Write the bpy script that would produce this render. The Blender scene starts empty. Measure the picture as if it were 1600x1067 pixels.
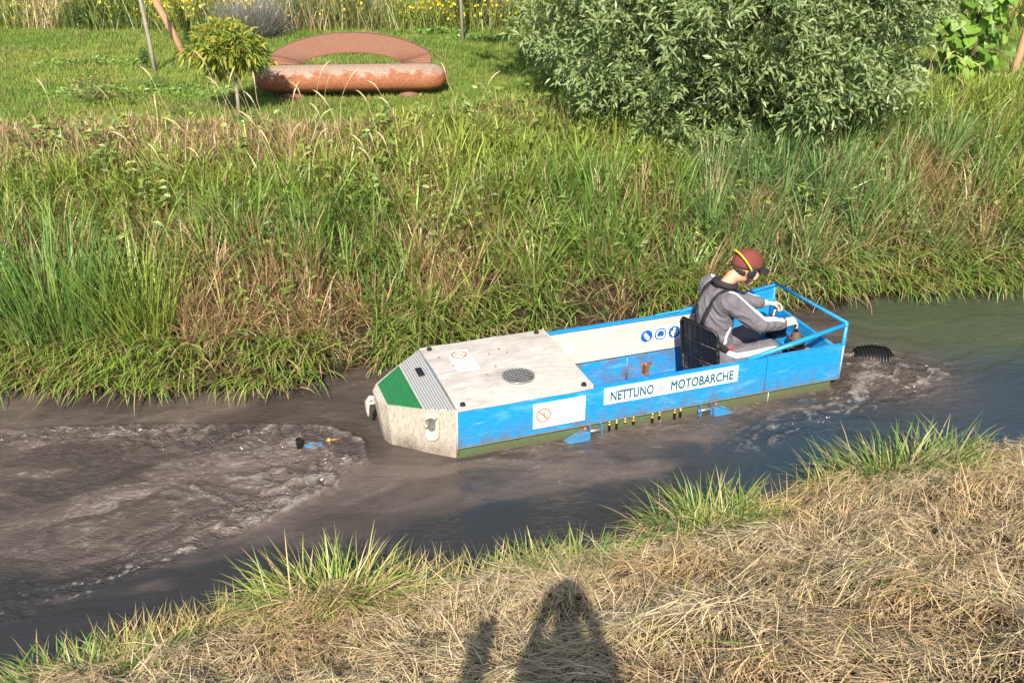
import bpy, bmesh, math, random
import numpy as np
from mathutils import Vector, Matrix
from mathutils.bvhtree import BVHTree

random.seed(7)
RNG = np.random.default_rng(7)
R = math.radians
scene = bpy.context.scene
COL = scene.collection

# ------------------------------------------------------------------ camera, sky, sun, exposure
cam_d = bpy.data.cameras.new('camera')
cam = bpy.data.objects.new('camera', cam_d)
COL.objects.link(cam)
cam.location = (0, 0, 4.0)
cam.rotation_euler = (R(90 - 26), 0, 0)
cam_d.sensor_width = 36.0
cam_d.lens = 36.0 * 1614 / 1600
cam_d.clip_start = 0.05
cam_d.clip_end = 2000
scene.camera = cam

SUN_EL, SUN_AZ = 38.7, 183.4          # the sun stands behind the camera
world = bpy.data.worlds.new('World')
scene.world = world
world.use_nodes = True
wn = world.node_tree.nodes
sky = wn.new('ShaderNodeTexSky')
sky.sky_type = 'NISHITA'
sky.sun_disc = False
sky.sun_elevation = R(SUN_EL)
sky.sun_rotation = R(SUN_AZ)
sky.air_density = 1.0
sky.dust_density = 1.5
wn['Background'].inputs['Strength'].default_value = 0.10
world.node_tree.links.new(sky.outputs[0], wn['Background'].inputs['Color'])

sun_d = bpy.data.lights.new('sun', 'SUN')
sun_d.energy = 5.0
sun_d.angle = R(0.5)
sun_d.color = (1.0, 0.90, 0.74)
sun = bpy.data.objects.new('sun', sun_d)
COL.objects.link(sun)
sdir = Vector((math.sin(R(SUN_AZ)) * math.cos(R(SUN_EL)), math.cos(R(SUN_AZ)) * math.cos(R(SUN_EL)), math.sin(R(SUN_EL))))
sun.rotation_euler = sdir.to_track_quat('Z', 'Y').to_euler()
sun.location = sdir * 40

vs = scene.view_settings
vs.view_transform = 'Standard'
vs.look = 'None'
vs.gamma = 1.0
vs.use_curve_mapping = False
vs.exposure = 0.80
scene.cycles.max_bounces = 6
scene.cycles.transparent_max_bounces = 6

# ------------------------------------------------------------------ helpers: materials
def lin(r, g, b):
    f = lambda c: (c / 12.92) if c <= 0.04045 else ((c + 0.055) / 1.055) ** 2.4
    return (f(r / 255), f(g / 255), f(b / 255))

MATS = {}
def new_mat(name):
    m = bpy.data.materials.new(name)
    m.use_nodes = True
    MATS[name] = m
    nt = m.node_tree
    return m, nt, nt.nodes['Principled BSDF']

def nd(nt, typ, **kw):
    n = nt.nodes.new(typ)
    for k, v in kw.items():
        setattr(n, k, v)
    return n

def ramp(nt, stops):
    n = nt.nodes.new('ShaderNodeValToRGB')
    e = n.color_ramp.elements
    while len(e) < len(stops):
        e.new(0.5)
    for el, (p, c) in zip(e, stops):
        el.position = p
        el.color = (c[0], c[1], c[2], 1)
    return n

def plain(name, col, rough=0.5, metal=0.0, spec=0.5):
    m, nt, b = new_mat(name)
    b.inputs['Base Color'].default_value = (*col, 1)
    b.inputs['Roughness'].default_value = rough
    b.inputs['Metallic'].default_value = metal
    b.inputs['Specular IOR Level'].default_value = spec
    return m

def worn(name, col, dirt, rough=0.45, metal=0.0, scale=6.0, lo=0.5, hi=0.75, stretch=(1, 1, 1), bump=0.15, fine=0.25, rough2=0.75):
    """paint or metal with blotches of dirt and wear"""
    m, nt, b = new_mat(name)
    tc = nd(nt, 'ShaderNodeTexCoord')
    mp = nd(nt, 'ShaderNodeMapping')
    mp.inputs['Scale'].default_value = stretch
    nt.links.new(tc.outputs['Object'], mp.inputs['Vector'])
    n1 = nd(nt, 'ShaderNodeTexNoise')
    n1.inputs['Scale'].default_value = scale
    n1.inputs['Detail'].default_value = 9
    n1.inputs['Roughness'].default_value = 0.68
    n1.inputs['Distortion'].default_value = 0.4
    nt.links.new(mp.outputs[0], n1.inputs['Vector'])
    r1 = ramp(nt, [(lo, (0, 0, 0)), (hi, (1, 1, 1))])
    nt.links.new(n1.outputs['Fac'], r1.inputs['Fac'])
    n2 = nd(nt, 'ShaderNodeTexNoise')
    n2.inputs['Scale'].default_value = scale * 7
    n2.inputs['Detail'].default_value = 5
    nt.links.new(mp.outputs[0], n2.inputs['Vector'])
    hs = nd(nt, 'ShaderNodeMixRGB', blend_type='MULTIPLY')
    hs.inputs['Fac'].default_value = fine
    hs.inputs['Color1'].default_value = (*col, 1)
    r2 = ramp(nt, [(0.3, (0.45, 0.45, 0.45)), (0.7, (1.25, 1.25, 1.25))])
    nt.links.new(n2.outputs['Fac'], r2.inputs['Fac'])
    nt.links.new(r2.outputs[0], hs.inputs['Color2'])
    mx = nd(nt, 'ShaderNodeMixRGB')
    nt.links.new(r1.outputs[0], mx.inputs['Fac'])
    nt.links.new(hs.outputs[0], mx.inputs['Color1'])
    mx.inputs['Color2'].default_value = (*dirt, 1)
    nt.links.new(mx.outputs[0], b.inputs['Base Color'])
    mr = nd(nt, 'ShaderNodeMapRange')
    mr.inputs['To Min'].default_value = rough
    mr.inputs['To Max'].default_value = rough2
    nt.links.new(r1.outputs[0], mr.inputs['Value'])
    nt.links.new(mr.outputs[0], b.inputs['Roughness'])
    b.inputs['Metallic'].default_value = metal
    bp = nd(nt, 'ShaderNodeBump')
    bp.inputs['Strength'].default_value = bump
    bp.inputs['Distance'].default_value = 0.01
    dm = nd(nt, 'ShaderNodeMath', operation='MULTIPLY_ADD'); dm.inputs[1].default_value = 1.6
    nt.links.new(n1.outputs['Fac'], dm.inputs[0]); nt.links.new(n2.outputs['Fac'], dm.inputs[2])
    nt.links.new(dm.outputs[0], bp.inputs['Height'])
    nt.links.new(bp.outputs[0], b.inputs['Normal'])
    return m

def leafy(name, trans=0.3, rough=0.5, spec=0.35, back=None):
    """foliage coloured per blade by the Col attribute, light passes through it"""
    m, nt, b = new_mat(name)
    at = nd(nt, 'ShaderNodeAttribute', attribute_name='Col')
    csrc = at.outputs['Color']
    if back:
        g = nd(nt, 'ShaderNodeNewGeometry')
        mx0 = nd(nt, 'ShaderNodeMixRGB')
        nt.links.new(g.outputs['Backfacing'], mx0.inputs['Fac'])
        nt.links.new(csrc, mx0.inputs['Color1'])
        mx0.inputs['Color2'].default_value = (*back, 1)
        csrc = mx0.outputs[0]
    nt.links.new(csrc, b.inputs['Base Color'])
    b.inputs['Roughness'].default_value = rough
    b.inputs['Specular IOR Level'].default_value = spec
    t = nd(nt, 'ShaderNodeBsdfTranslucent')
    nt.links.new(csrc, t.inputs['Color'])
    mx = nd(nt, 'ShaderNodeMixShader')
    mx.inputs['Fac'].default_value = trans
    nt.links.new(b.outputs[0], mx.inputs[1])
    nt.links.new(t.outputs[0], mx.inputs[2])
    out = nt.nodes['Material Output']
    nt.links.new(mx.outputs[0], out.inputs['Surface'])
    return m

# ------------------------------------------------------------------ helpers: objects
def tag(o, label=None, cat=None, group=None, kind=None):
    if label: o['label'] = label
    if cat: o['category'] = cat
    if group: o['group'] = group
    if kind: o['kind'] = kind
    return o

def link(name, me, mat=None, parent=None, smooth=False):
    o = bpy.data.objects.new(name, me)
    COL.objects.link(o)
    if mat is not None and not me.materials:
        me.materials.append(mat)
    if parent is not None:
        o.parent = parent
    if smooth:
        me.polygons.foreach_set('use_smooth', np.ones(len(me.polygons), dtype=bool))
    return o

def empty(name, loc=(0, 0, 0), rz=0.0):
    o = bpy.data.objects.new(name, None)
    o.empty_display_size = 0.1
    o.location = loc
    o.rotation_euler = (0, 0, rz)
    COL.objects.link(o)
    return o

def obj(name, bm, mat, parent=None, smooth=False, bevel=0.0):
    if bevel:
        bmesh.ops.bevel(bm, geom=bm.edges[:], offset=bevel, segments=2, profile=0.5, affect='EDGES')
    bmesh.ops.recalc_face_normals(bm, faces=bm.faces[:])
    me = bpy.data.meshes.new(name)
    bm.to_mesh(me)
    bm.free()
    return link(name, me, mat, parent, smooth)

def box(bm, lo, hi):
    v = [bm.verts.new((x, y, z)) for x in (lo[0], hi[0]) for y in (lo[1], hi[1]) for z in (lo[2], hi[2])]
    for f in ((0, 1, 3, 2), (4, 6, 7, 5), (0, 4, 5, 1), (2, 3, 7, 6), (0, 2, 6, 4), (1, 5, 7, 3)):
        bm.faces.new([v[i] for i in f])
    return bm

def box_o(name, lo, hi, mat, parent, bevel=0.004):
    return obj(name, box(bmesh.new(), lo, hi), mat, parent, bevel=bevel)

def tube(bm, pts, r, n=8, caps=True, r1=None):
    pts = [Vector(p) for p in pts]
    rings = []
    prev = None
    for i, p in enumerate(pts):
        d = (pts[min(i + 1, len(pts) - 1)] - pts[max(i - 1, 0)]).normalized()
        if prev is None:
            a = d.orthogonal().normalized()
        else:
            a = (prev - d * prev.dot(d)).normalized()
        prev = a
        b = d.cross(a)
        t = i / max(1, len(pts) - 1)
        rr = (r[i] if isinstance(r, (list, tuple)) else (r if r1 is None else r + (r1 - r) * t))
        rings.append([bm.verts.new(p + a * math.cos(k * 2 * math.pi / n) * rr + b * math.sin(k * 2 * math.pi / n) * rr) for k in range(n)])
    for i in range(len(rings) - 1):
        for k in range(n):
            bm.faces.new((rings[i][k], rings[i][(k + 1) % n], rings[i + 1][(k + 1) % n], rings[i + 1][k]))
    if caps:
        bm.faces.new(rings[0][::-1])
        bm.faces.new(rings[-1])
    return bm

def tube_o(name, pts, r, mat, parent=None, n=8, r1=None):
    return obj(name, tube(bmesh.new(), pts, r, n, True, r1), mat, parent, smooth=True)

def prism(bm, poly, depth):
    """poly: 3d points of one face, depth: vector"""
    a = [bm.verts.new(p) for p in poly]
    b = [bm.verts.new(Vector(p) + Vector(depth)) for p in poly]
    bm.faces.new(a)
    bm.faces.new(b[::-1])
    n = len(a)
    for i in range(n):
        bm.faces.new((a[i], b[i], b[(i + 1) % n], a[(i + 1) % n]))
    return bm

def tri_mesh(name, V, F, C=None):
    """fast triangle mesh from numpy arrays, C is a colour for each vertex"""
    me = bpy.data.meshes.new(name)
    V = np.ascontiguousarray(V, dtype=np.float32)
    F = np.ascontiguousarray(F, dtype=np.int32)
    me.vertices.add(len(V))
    me.vertices.foreach_set('co', V.ravel())
    me.loops.add(F.size)
    me.loops.foreach_set('vertex_index', F.ravel())
    me.polygons.add(len(F))
    me.polygons.foreach_set('loop_start', np.arange(len(F), dtype=np.int32) * 3)
    me.polygons.foreach_set('loop_total', np.full(len(F), 3, dtype=np.int32))
    me.update(calc_edges=True)
    if C is not None:
        at = me.color_attributes.new('Col', 'FLOAT_COLOR', 'POINT')
        CC = np.ones((len(V), 4), dtype=np.float32)
        CC[:, :3] = C
        at.data.foreach_set('color', CC.ravel())
    return me

# ------------------------------------------------------------------ helpers: noise
def _hash(ix, iy, seed):
    n = (ix.astype(np.int64) * 374761393 + iy.astype(np.int64) * 668265263 + seed * 1274126177) & 0xffffffff
    n = ((n ^ (n >> 13)) * 1274126177) & 0xffffffff
    n = n ^ (n >> 16)
    return (n & 0xffffff) / float(0xffffff)

def vnoise(x, y, seed=0):
    x = np.asarray(x, float); y = np.asarray(y, float)
    ix = np.floor(x); iy = np.floor(y)
    fx = x - ix; fy = y - iy
    fx = fx * fx * fx * (fx * (fx * 6 - 15) + 10); fy = fy * fy * fy * (fy * (fy * 6 - 15) + 10)
    a = _hash(ix, iy, seed); b = _hash(ix + 1, iy, seed); c = _hash(ix, iy + 1, seed); d = _hash(ix + 1, iy + 1, seed)
    return a + (b - a) * fx + (c - a) * fy + (a - b - c + d) * fx * fy

def fbm(x, y, seed=0, octv=4, gain=0.5):
    s = 0; a = 1; t = 0
    for k in range(octv):
        s = s + a * vnoise(x * 2 ** k + 17.3 * k, y * 2 ** k - 9.1 * k, seed + k)
        t += a; a *= gain
    return s / t

def sstep(a, b, x):
    t = np.clip((x - a) / (b - a), 0, 1)
    return t * t * (3 - 2 * t)

# ------------------------------------------------------------------ the lie of the land
FX = np.array([-60, -12, -4.17, -2.6, -1.9, -1.35, -0.75, -0.32, 1.5, 3.0, 3.45, 5.08, 12, 60])
FY = np.array([-6, 5.7, 7.40, 7.36, 7.42, 7.72, 7.95, 8.36, 8.72, 9.02, 9.28, 9.48, 11.0, 22])
NX = np.array([-60, -12, -2.8, -1.34, 0.2, 0.84, 2.0, 2.6, 3.3, 5.0, 12, 60])
NY = np.array([-9, 1.8, 4.0, 4.68, 5.05, 5.32, 5.78, 6.08, 6.3, 6.5, 8.1, 19])
def y_far(x): return np.interp(x, FX, FY)
def y_near(x): return np.interp(x, NX, NY)

def ground_z(x, y, rough=True):
    x = np.asarray(x, float); y = np.asarray(y, float)
    jit = (fbm(x * 1.7, y * 0.2, 31, 3) - 0.5) * 0.22
    df = y - y_far(x) + jit
    dn = y_near(x) - y + jit * 0.6
    zf = np.interp(df, [-1.2, -0.12, 0.0, 0.18, 1.0, 2.0, 2.7, 4, 400], [-0.5, -0.22, 0.0, 0.26, 0.72, 1.12, 1.26, 1.3, 1.3])
    zn = np.interp(dn, [-1.2, -0.15, 0.0, 0.25, 1.0, 5.0, 6, 400], [-0.5, -0.22, 0.0, 0.16, 0.47, 2.32, 2.4, 2.4])
    z = np.maximum(zf, zn)
    if rough:
        amp = np.where(df > 3, 0.05, 0.13) * np.clip(np.maximum(df, dn) * 3, 0, 1)
        z = z + (fbm(x * 2.3, y * 2.3, 5, 4) - 0.5) * amp
        lump = np.clip(dn * 2, 0, 1) * (fbm(x * 3.0, y * 3.0, 77, 4, 0.6) - 0.45) * 0.22
        z = z + lump
    return z

def grid_mesh(name, xs, ys, zfun):
    X, Y = np.meshgrid(xs, ys)
    Z = zfun(X, Y)
    V = np.stack([X.ravel(), Y.ravel(), Z.ravel()], 1)
    nx, ny = len(xs), len(ys)
    i = np.arange(nx - 1)[None, :] + (np.arange(ny - 1) * nx)[:, None]
    i = i.ravel()
    F = np.concatenate([np.stack([i, i + 1, i + nx + 1], 1), np.stack([i, i + nx + 1, i + nx], 1)])
    return V, F

def spaced(lo, flo, fhi, hi, step, n=14):
    a = lo + (flo - lo) * (1 - (1 - np.linspace(0, 1, n)) ** 3)
    c = fhi + (hi - fhi) * np.linspace(0, 1, n) ** 3
    return np.concatenate([a[:-1], np.arange(flo, fhi, step), c])

# ground material: soil, thatch and short turf by place
m, nt, b = new_mat('ground')
at_ = nd(nt, 'ShaderNodeAttribute', attribute_name='Col')
tc = nd(nt, 'ShaderNodeTexCoord')
n1 = nd(nt, 'ShaderNodeTexNoise'); n1.inputs['Scale'].default_value = 22; n1.inputs['Detail'].default_value = 8; n1.inputs['Roughness'].default_value = 0.7
nt.links.new(tc.outputs['Object'], n1.inputs['Vector'])
r1 = ramp(nt, [(0.3, (0.35, 0.35, 0.35)), (0.7, (1.3, 1.3, 1.3))])
nt.links.new(n1.outputs['Fac'], r1.inputs['Fac'])
mx = nd(nt, 'ShaderNodeMixRGB', blend_type='MULTIPLY'); mx.inputs['Fac'].default_value = 0.8
nt.links.new(at_.outputs['Color'], mx.inputs['Color1']); nt.links.new(r1.outputs[0], mx.inputs['Color2'])
nt.links.new(mx.outputs[0], b.inputs['Base Color'])
b.inputs['Roughness'].default_value = 0.95
b.inputs['Specular IOR Level'].default_value = 0.1
bp = nd(nt, 'ShaderNodeBump'); bp.inputs['Strength'].default_value = 0.8; bp.inputs['Distance'].default_value = 0.04
nt.links.new(n1.outputs['Fac'], bp.inputs['Height']); nt.links.new(bp.outputs[0], b.inputs['Normal'])

V, F = grid_mesh('ground', spaced(-250, -7, 8, 250, 0.07), spaced(-150, 1.0, 14, 500, 0.07), ground_z)
df = V[:, 1] - y_far(V[:, 0]); dn = y_near(V[:, 0]) - V[:, 1]
c_mud = np.array([0.045, 0.034, 0.024]); c_lawn = np.array([0.15, 0.22, 0.045]); c_thatch = np.array([0.10, 0.072, 0.036]); c_straw = np.array([0.085, 0.06, 0.035])
Cg = np.tile(c_mud, (len(V), 1))
w = sstep(0.1, 0.8, df)[:, None]; Cg = Cg * (1 - w) + c_thatch * 0.6 * w  # thatch tone darkened to deepen the shade between the blades
w = sstep(2.2, 3.2, df + (fbm(V[:, 0] * 1.2, V[:, 1] * 1.2, 9) - 0.5) * 1.6)[:, None]; Cg = Cg * (1 - w) + c_lawn * w
w = sstep(0.1, 0.7, dn)[:, None]; Cg = Cg * (1 - w) + c_straw * w
g = link('ground', tri_mesh('ground', V, F, Cg), MATS['ground'], smooth=True)
tag(g, kind='structure')

# ------------------------------------------------------------------ boat frame (used by the water as well)
BO = np.array([-0.39, 6.31]); BA = R(19.5)
BU = np.array([math.cos(BA), math.sin(BA)]); BV = np.array([-math.sin(BA), math.cos(BA)])
def boat_st(x, y):
    dx = x - BO[0]; dy = y - BO[1]
    return dx * BU[0] + dy * BU[1], dx * BV[0] + dy * BV[1]

# ------------------------------------------------------------------ water
def water_fields(X, Y):
    s, t = boat_st(X, Y)
    a = R(12)
    ax = X * math.cos(a) + Y * math.sin(a); ay = -X * math.sin(a) + Y * math.cos(a)
    wx = ax + (fbm(ax * 1.1, ay * 2.0, 41, 4) - 0.5) * 1.3
    wy = ay + (fbm(ax * 1.1, ay * 2.0, 51, 4) - 0.5) * 0.9
    # broad ripples, long in the direction of flow
    z = -0.03 + (fbm(wx * 1.6, wy * 5.0, 61, 4) - 0.5) * 0.022
    # churned wake behind the stern
    sf = -0.62 - 0.85 * ((t - 0.35) / 0.72) ** 2 + (fbm(t * 3.0, s * 3.0, 3, 4) - 0.5) * 0.34
    back = sf - s
    churn = sstep(-0.02, 0.12, back) * sstep(-0.75, -0.15, t) * sstep(1.7, 1.2, t) * np.exp(-np.clip(back - 0.25, 0, 9) / 0.5)
    wake = sstep(0.0, 0.3, back) * np.exp(-np.clip(back, 0, 9) / 2.6) * sstep(-1.35, -0.5, t + 0.14 * s * 0.0) * sstep(2.4, 1.3, t)
    wake = np.clip(wake, 0, 1)
    u = wx * 4.2 + (fbm(wx * 5, wy * 8, 71, 4) - 0.5) * 2.2
    v = wy * 10.0 + (fbm(wx * 5, wy * 8, 81, 4) - 0.5) * 2.6
    turb = fbm(u, v, 91, 5, 0.58)
    ridged = 1 - np.abs(2 * fbm(u * 0.8 + 4, v * 0.8, 95, 4, 0.55) - 1)
    lumpy = fbm(X * 13, Y * 13, 13, 4, 0.62)
    thread = np.abs(2 * fbm(u * 0.55 + 9, v * 0.75, 97, 4, 0.6) - 1)
    z = z + churn * (0.018 + (turb - 0.5) * 0.100 + (lumpy - 0.5) * 0.024) + wake * ((turb - 0.5) * 0.030 + (ridged ** 6) * 0.008)
    z = z + 0.035 * np.exp(-((back - 0.03) / 0.05) ** 2) * sstep(-0.7, 0.1, t) * sstep(1.2, 0.7, t)
    # front edge and the wash from the bow
    cb = np.exp(-(((s - 3.75) / 0.55) ** 2 + ((t - 0.1) / 0.55) ** 2))
    side = np.exp(-np.clip(-t - 0.02, 0, 9) / 0.4) * sstep(-0.2, 0.3, s) * sstep(4.3, 3.2, s) * (t < 0.5)
    z = z + cb * ((turb - 0.5) * 0.07 + (lumpy - 0.5) * 0.03) + side * ((turb - 0.5) * 0.035)
    # swirls off the bow on the near side
    arm = t + 0.22 + 0.22 * (3.3 - s)
    band = np.exp(-(arm / 0.16) ** 2) * sstep(1.6, 2.5, s) * sstep(5.0, 3.9, s)
    z = z + band * ((turb - 0.5) * 0.04)
    sw = np.sin((t + 0.9 + 0.25 * np.sin(s * 2.0)) * 16 + s * 2.5)
    z = z + 0.006 * sw * sstep(0.8, 1.6, s) * sstep(4.5, 3.0, s) * sstep(-0.1, -0.5, t)
    tone = fbm(wx * 1.3, wy * 3.6, 29, 5)
    # the silt the boat stirs up
    yb = np.interp(X, [-12, -3.1, -2.0, -1.07, -0.18, 0.9, 1.7, 2.6, 2.95, 3.25, 5.0], [4.75, 4.85, 5.05, 5.35, 5.75, 6.1, 6.7, 7.15, 7.7, 9.6, 11])
    wob = (fbm(wx * 1.5, wy * 2.5, 23, 4) - 0.5) * 0.8
    mud = sstep(-0.10, 0.30, Y - yb + wob)
    mud = np.maximum(mud, np.clip(cb * 1.3, 0, 1))
    foam = wake * (sstep(0.06, 0.0, thread) * 0.75 * sstep(0.38, 0.55, tone) + sstep(0.70, 0.9, ridged ** 2 * 0.8 + turb * 0.35) * 0.25)
    foam = foam + mud * sstep(0.025, 0.0, thread) * 0.4 * sstep(0.45, 0.6, tone)
    foam = foam + churn * sstep(0.52, 0.72, lumpy * 0.5 + turb * 0.5) * 0.75
    foam = foam + np.exp(-((back - 0.04) / 0.035) ** 2) * sstep(-0.75, -0.2, t) * sstep(1.2, 0.7, t) * lumpy * 0.7
    foam = foam + band * sstep(0.5, 0.68, turb * 0.5 + lumpy * 0.5) * 0.65 + cb * sstep(0.5, 0.70, turb * 0.6 + lumpy * 0.4) * 0.55
    foam = foam + side * 0.35 * sstep(0.6, 0.74, ridged * 0.5 + turb * 0.5)
    fl = sstep(0.80, 0.92, fbm(wx * 7, wy * 16, 19, 3)) * 0.5
    foam = np.clip(foam + fl * mud * 0.8, 0, 1)
    bank_refl = sstep(2.4, 3.4, X) * sstep(7.5, 8.4, Y)  # where the green reflection of the bank is painted into the water
    streak = wake * sstep(0.20, 0.0, thread) + 0.35 * mud * sstep(0.12, 0.0, thread)
    stir = np.clip(0.12 * mud + wake * 0.75 + churn * 0.5 + cb + band + 0.4 * side, 0, 1)
    return z, mud, foam, tone, bank_refl, np.clip(streak, 0, 1), stir

def water_z(X, Y):
    return water_fields(X, Y)[0]

xs = spaced(-60, -5.0, 6.0, 60, 0.0165, 16); ys = np.concatenate([np.linspace(-8, 3.0, 8)[:-1], np.arange(3.0, 10.4, 0.0165), np.linspace(10.4, 22, 8)])
X, Y = np.meshgrid(xs, ys)
Zw, mud, foam, tone, bank_refl, streak, stir = water_fields(X, Y)
V, F = grid_mesh('water', xs, ys, lambda a, b_: Zw)
cen = V[F].mean(1)
keep = (cen[:, 1] > y_near(cen[:, 0]) - 0.5) & (cen[:, 1] < y_far(cen[:, 0]) + 0.5)
s_, t_ = boat_st(cen[:, 0], cen[:, 1])
keep &= ~((s_ > 0.02) & (s_ < 3.14) & (t_ > 0.04) & (t_ < 0.99))
F = F[keep]
used = np.unique(F); remap = np.full(len(V), -1); remap[used] = np.arange(len(used))
F = remap[F]; V = V[used]
mud = mud.ravel()[used, None]; foam = foam.ravel()[used, None]; tone = tone.ravel()[used, None]; bank_refl = bank_refl.ravel()[used, None]; streak = streak.ravel()[used, None]; stir = stir.ravel()[used]
c_silt = np.array([0.106, 0.085, 0.077]); c_silt2 = np.array([0.056, 0.046, 0.043]); c_clear_refl = np.array([0.032, 0.046, 0.064]); c_bank_refl = np.array([0.060, 0.076, 0.046])
silt = (c_silt2 + (c_silt - c_silt2) * sstep(0.25, 0.75, tone)) * (1 + 0.55 * streak)
xw = sstep(0.6, 2.6, V[:, 0])[:, None]; c_clear_refl = np.array([0.030, 0.030, 0.032]) * (1 - xw) + np.array([0.030, 0.044, 0.062]) * xw  # bluish towards the right: sky reflection put into the water colour
Cw = (c_clear_refl * (1 - bank_refl) + c_bank_refl * bank_refl) * (1 - mud) + silt * mud
m, nt, b = new_mat('water')
at_ = nd(nt, 'ShaderNodeAttribute', attribute_name='Col')
fa = nd(nt, 'ShaderNodeAttribute', attribute_name='Foam')
tcf = nd(nt, 'ShaderNodeTexCoord'); mpf = nd(nt, 'ShaderNodeMapping'); mpf.inputs['Rotation'].default_value = (0, 0, R(-12)); mpf.inputs['Scale'].default_value = (38, 85, 50)
nt.links.new(tcf.outputs['Object'], mpf.inputs['Vector'])
nf = nd(nt, 'ShaderNodeTexNoise'); nf.inputs['Scale'].default_value = 1.0; nf.inputs['Detail'].default_value = 7; nf.inputs['Roughness'].default_value = 0.7; nf.inputs['Distortion'].default_value = 1.5
nt.links.new(mpf.outputs[0], nf.inputs['Vector'])
sf_ = nd(nt, 'ShaderNodeMath', operation='MULTIPLY_ADD'); sf_.inputs[1].default_value = 0.62; nt.links.new(fa.outputs['Fac'], sf_.inputs[0]); nt.links.new(nf.outputs['Fac'], sf_.inputs[2])
rf = ramp(nt, [(0.62, (0, 0, 0)), (0.95, (1, 1, 1))]); nt.links.new(sf_.outputs[0], rf.inputs['Fac'])
mf = nd(nt, 'ShaderNodeMixRGB'); nt.links.new(rf.outputs[0], mf.inputs['Fac']); nt.links.new(at_.outputs['Color'], mf.inputs['Color1']); mf.inputs['Color2'].default_value = (0.205, 0.185, 0.170, 1)
nt.links.new(mf.outputs[0], b.inputs['Base Color'])
b.inputs['Roughness'].default_value = 0.07
b.inputs['IOR'].default_value = 1.33
tc = nd(nt, 'ShaderNodeTexCoord'); mp = nd(nt, 'ShaderNodeMapping')
mp.inputs['Rotation'].default_value = (0, 0, R(-12)); mp.inputs['Scale'].default_value = (9, 26, 9)
nt.links.new(tc.outputs['Object'], mp.inputs['Vector'])
n1 = nd(nt, 'ShaderNodeTexNoise'); n1.inputs['Scale'].default_value = 1.0; n1.inputs['Detail'].default_value = 6; n1.inputs['Distortion'].default_value = 1.2
nt.links.new(mp.outputs[0], n1.inputs['Vector'])
bp = nd(nt, 'ShaderNodeBump'); bp.inputs['Strength'].default_value = 0.45; bp.inputs['Distance'].default_value = 0.02
nt.links.new(n1.outputs['Fac'], bp.inputs['Height'])
# sharp small ripples where the boat stirs the water
sa = nd(nt, 'ShaderNodeAttribute', attribute_name='Stir')
mp2 = nd(nt, 'ShaderNodeMapping'); mp2.inputs['Rotation'].default_value = (0, 0, R(-16)); mp2.inputs['Scale'].default_value = (3.6, 9.5, 5)
nt.links.new(tc.outputs['Object'], mp2.inputs['Vector'])
n3 = nd(nt, 'ShaderNodeTexNoise'); n3.inputs['Scale'].default_value = 1.0; n3.inputs['Detail'].default_value = 3; n3.inputs['Roughness'].default_value = 0.6; n3.inputs['Distortion'].default_value = 2.6
nt.links.new(mp2.outputs[0], n3.inputs['Vector'])
rr_ = ramp(nt, [(0.30, (0, 0, 0)), (0.50, (1, 1, 1)), (0.70, (0, 0, 0))]); nt.links.new(n3.outputs['Fac'], rr_.inputs['Fac'])
bp2 = nd(nt, 'ShaderNodeBump'); bp2.inputs['Distance'].default_value = 0.035
ms = nd(nt, 'ShaderNodeMath', operation='MULTIPLY'); ms.inputs[1].default_value = 0.5; nt.links.new(sa.outputs['Fac'], ms.inputs[0]); nt.links.new(ms.outputs[0], bp2.inputs['Strength'])
nt.links.new(rr_.outputs[0], bp2.inputs['Height']); nt.links.new(bp.outputs[0], bp2.inputs['Normal'])
nt.links.new(bp2.outputs[0], b.inputs['Normal'])
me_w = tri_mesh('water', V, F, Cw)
fat = me_w.attributes.new('Foam', 'FLOAT', 'POINT'); fat.data.foreach_set('value', foam.ravel().astype(np.float32))
sat = me_w.attributes.new('Stir', 'FLOAT', 'POINT'); sat.data.foreach_set('value', stir.astype(np.float32))
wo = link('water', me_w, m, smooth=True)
tag(wo, kind='structure')

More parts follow.
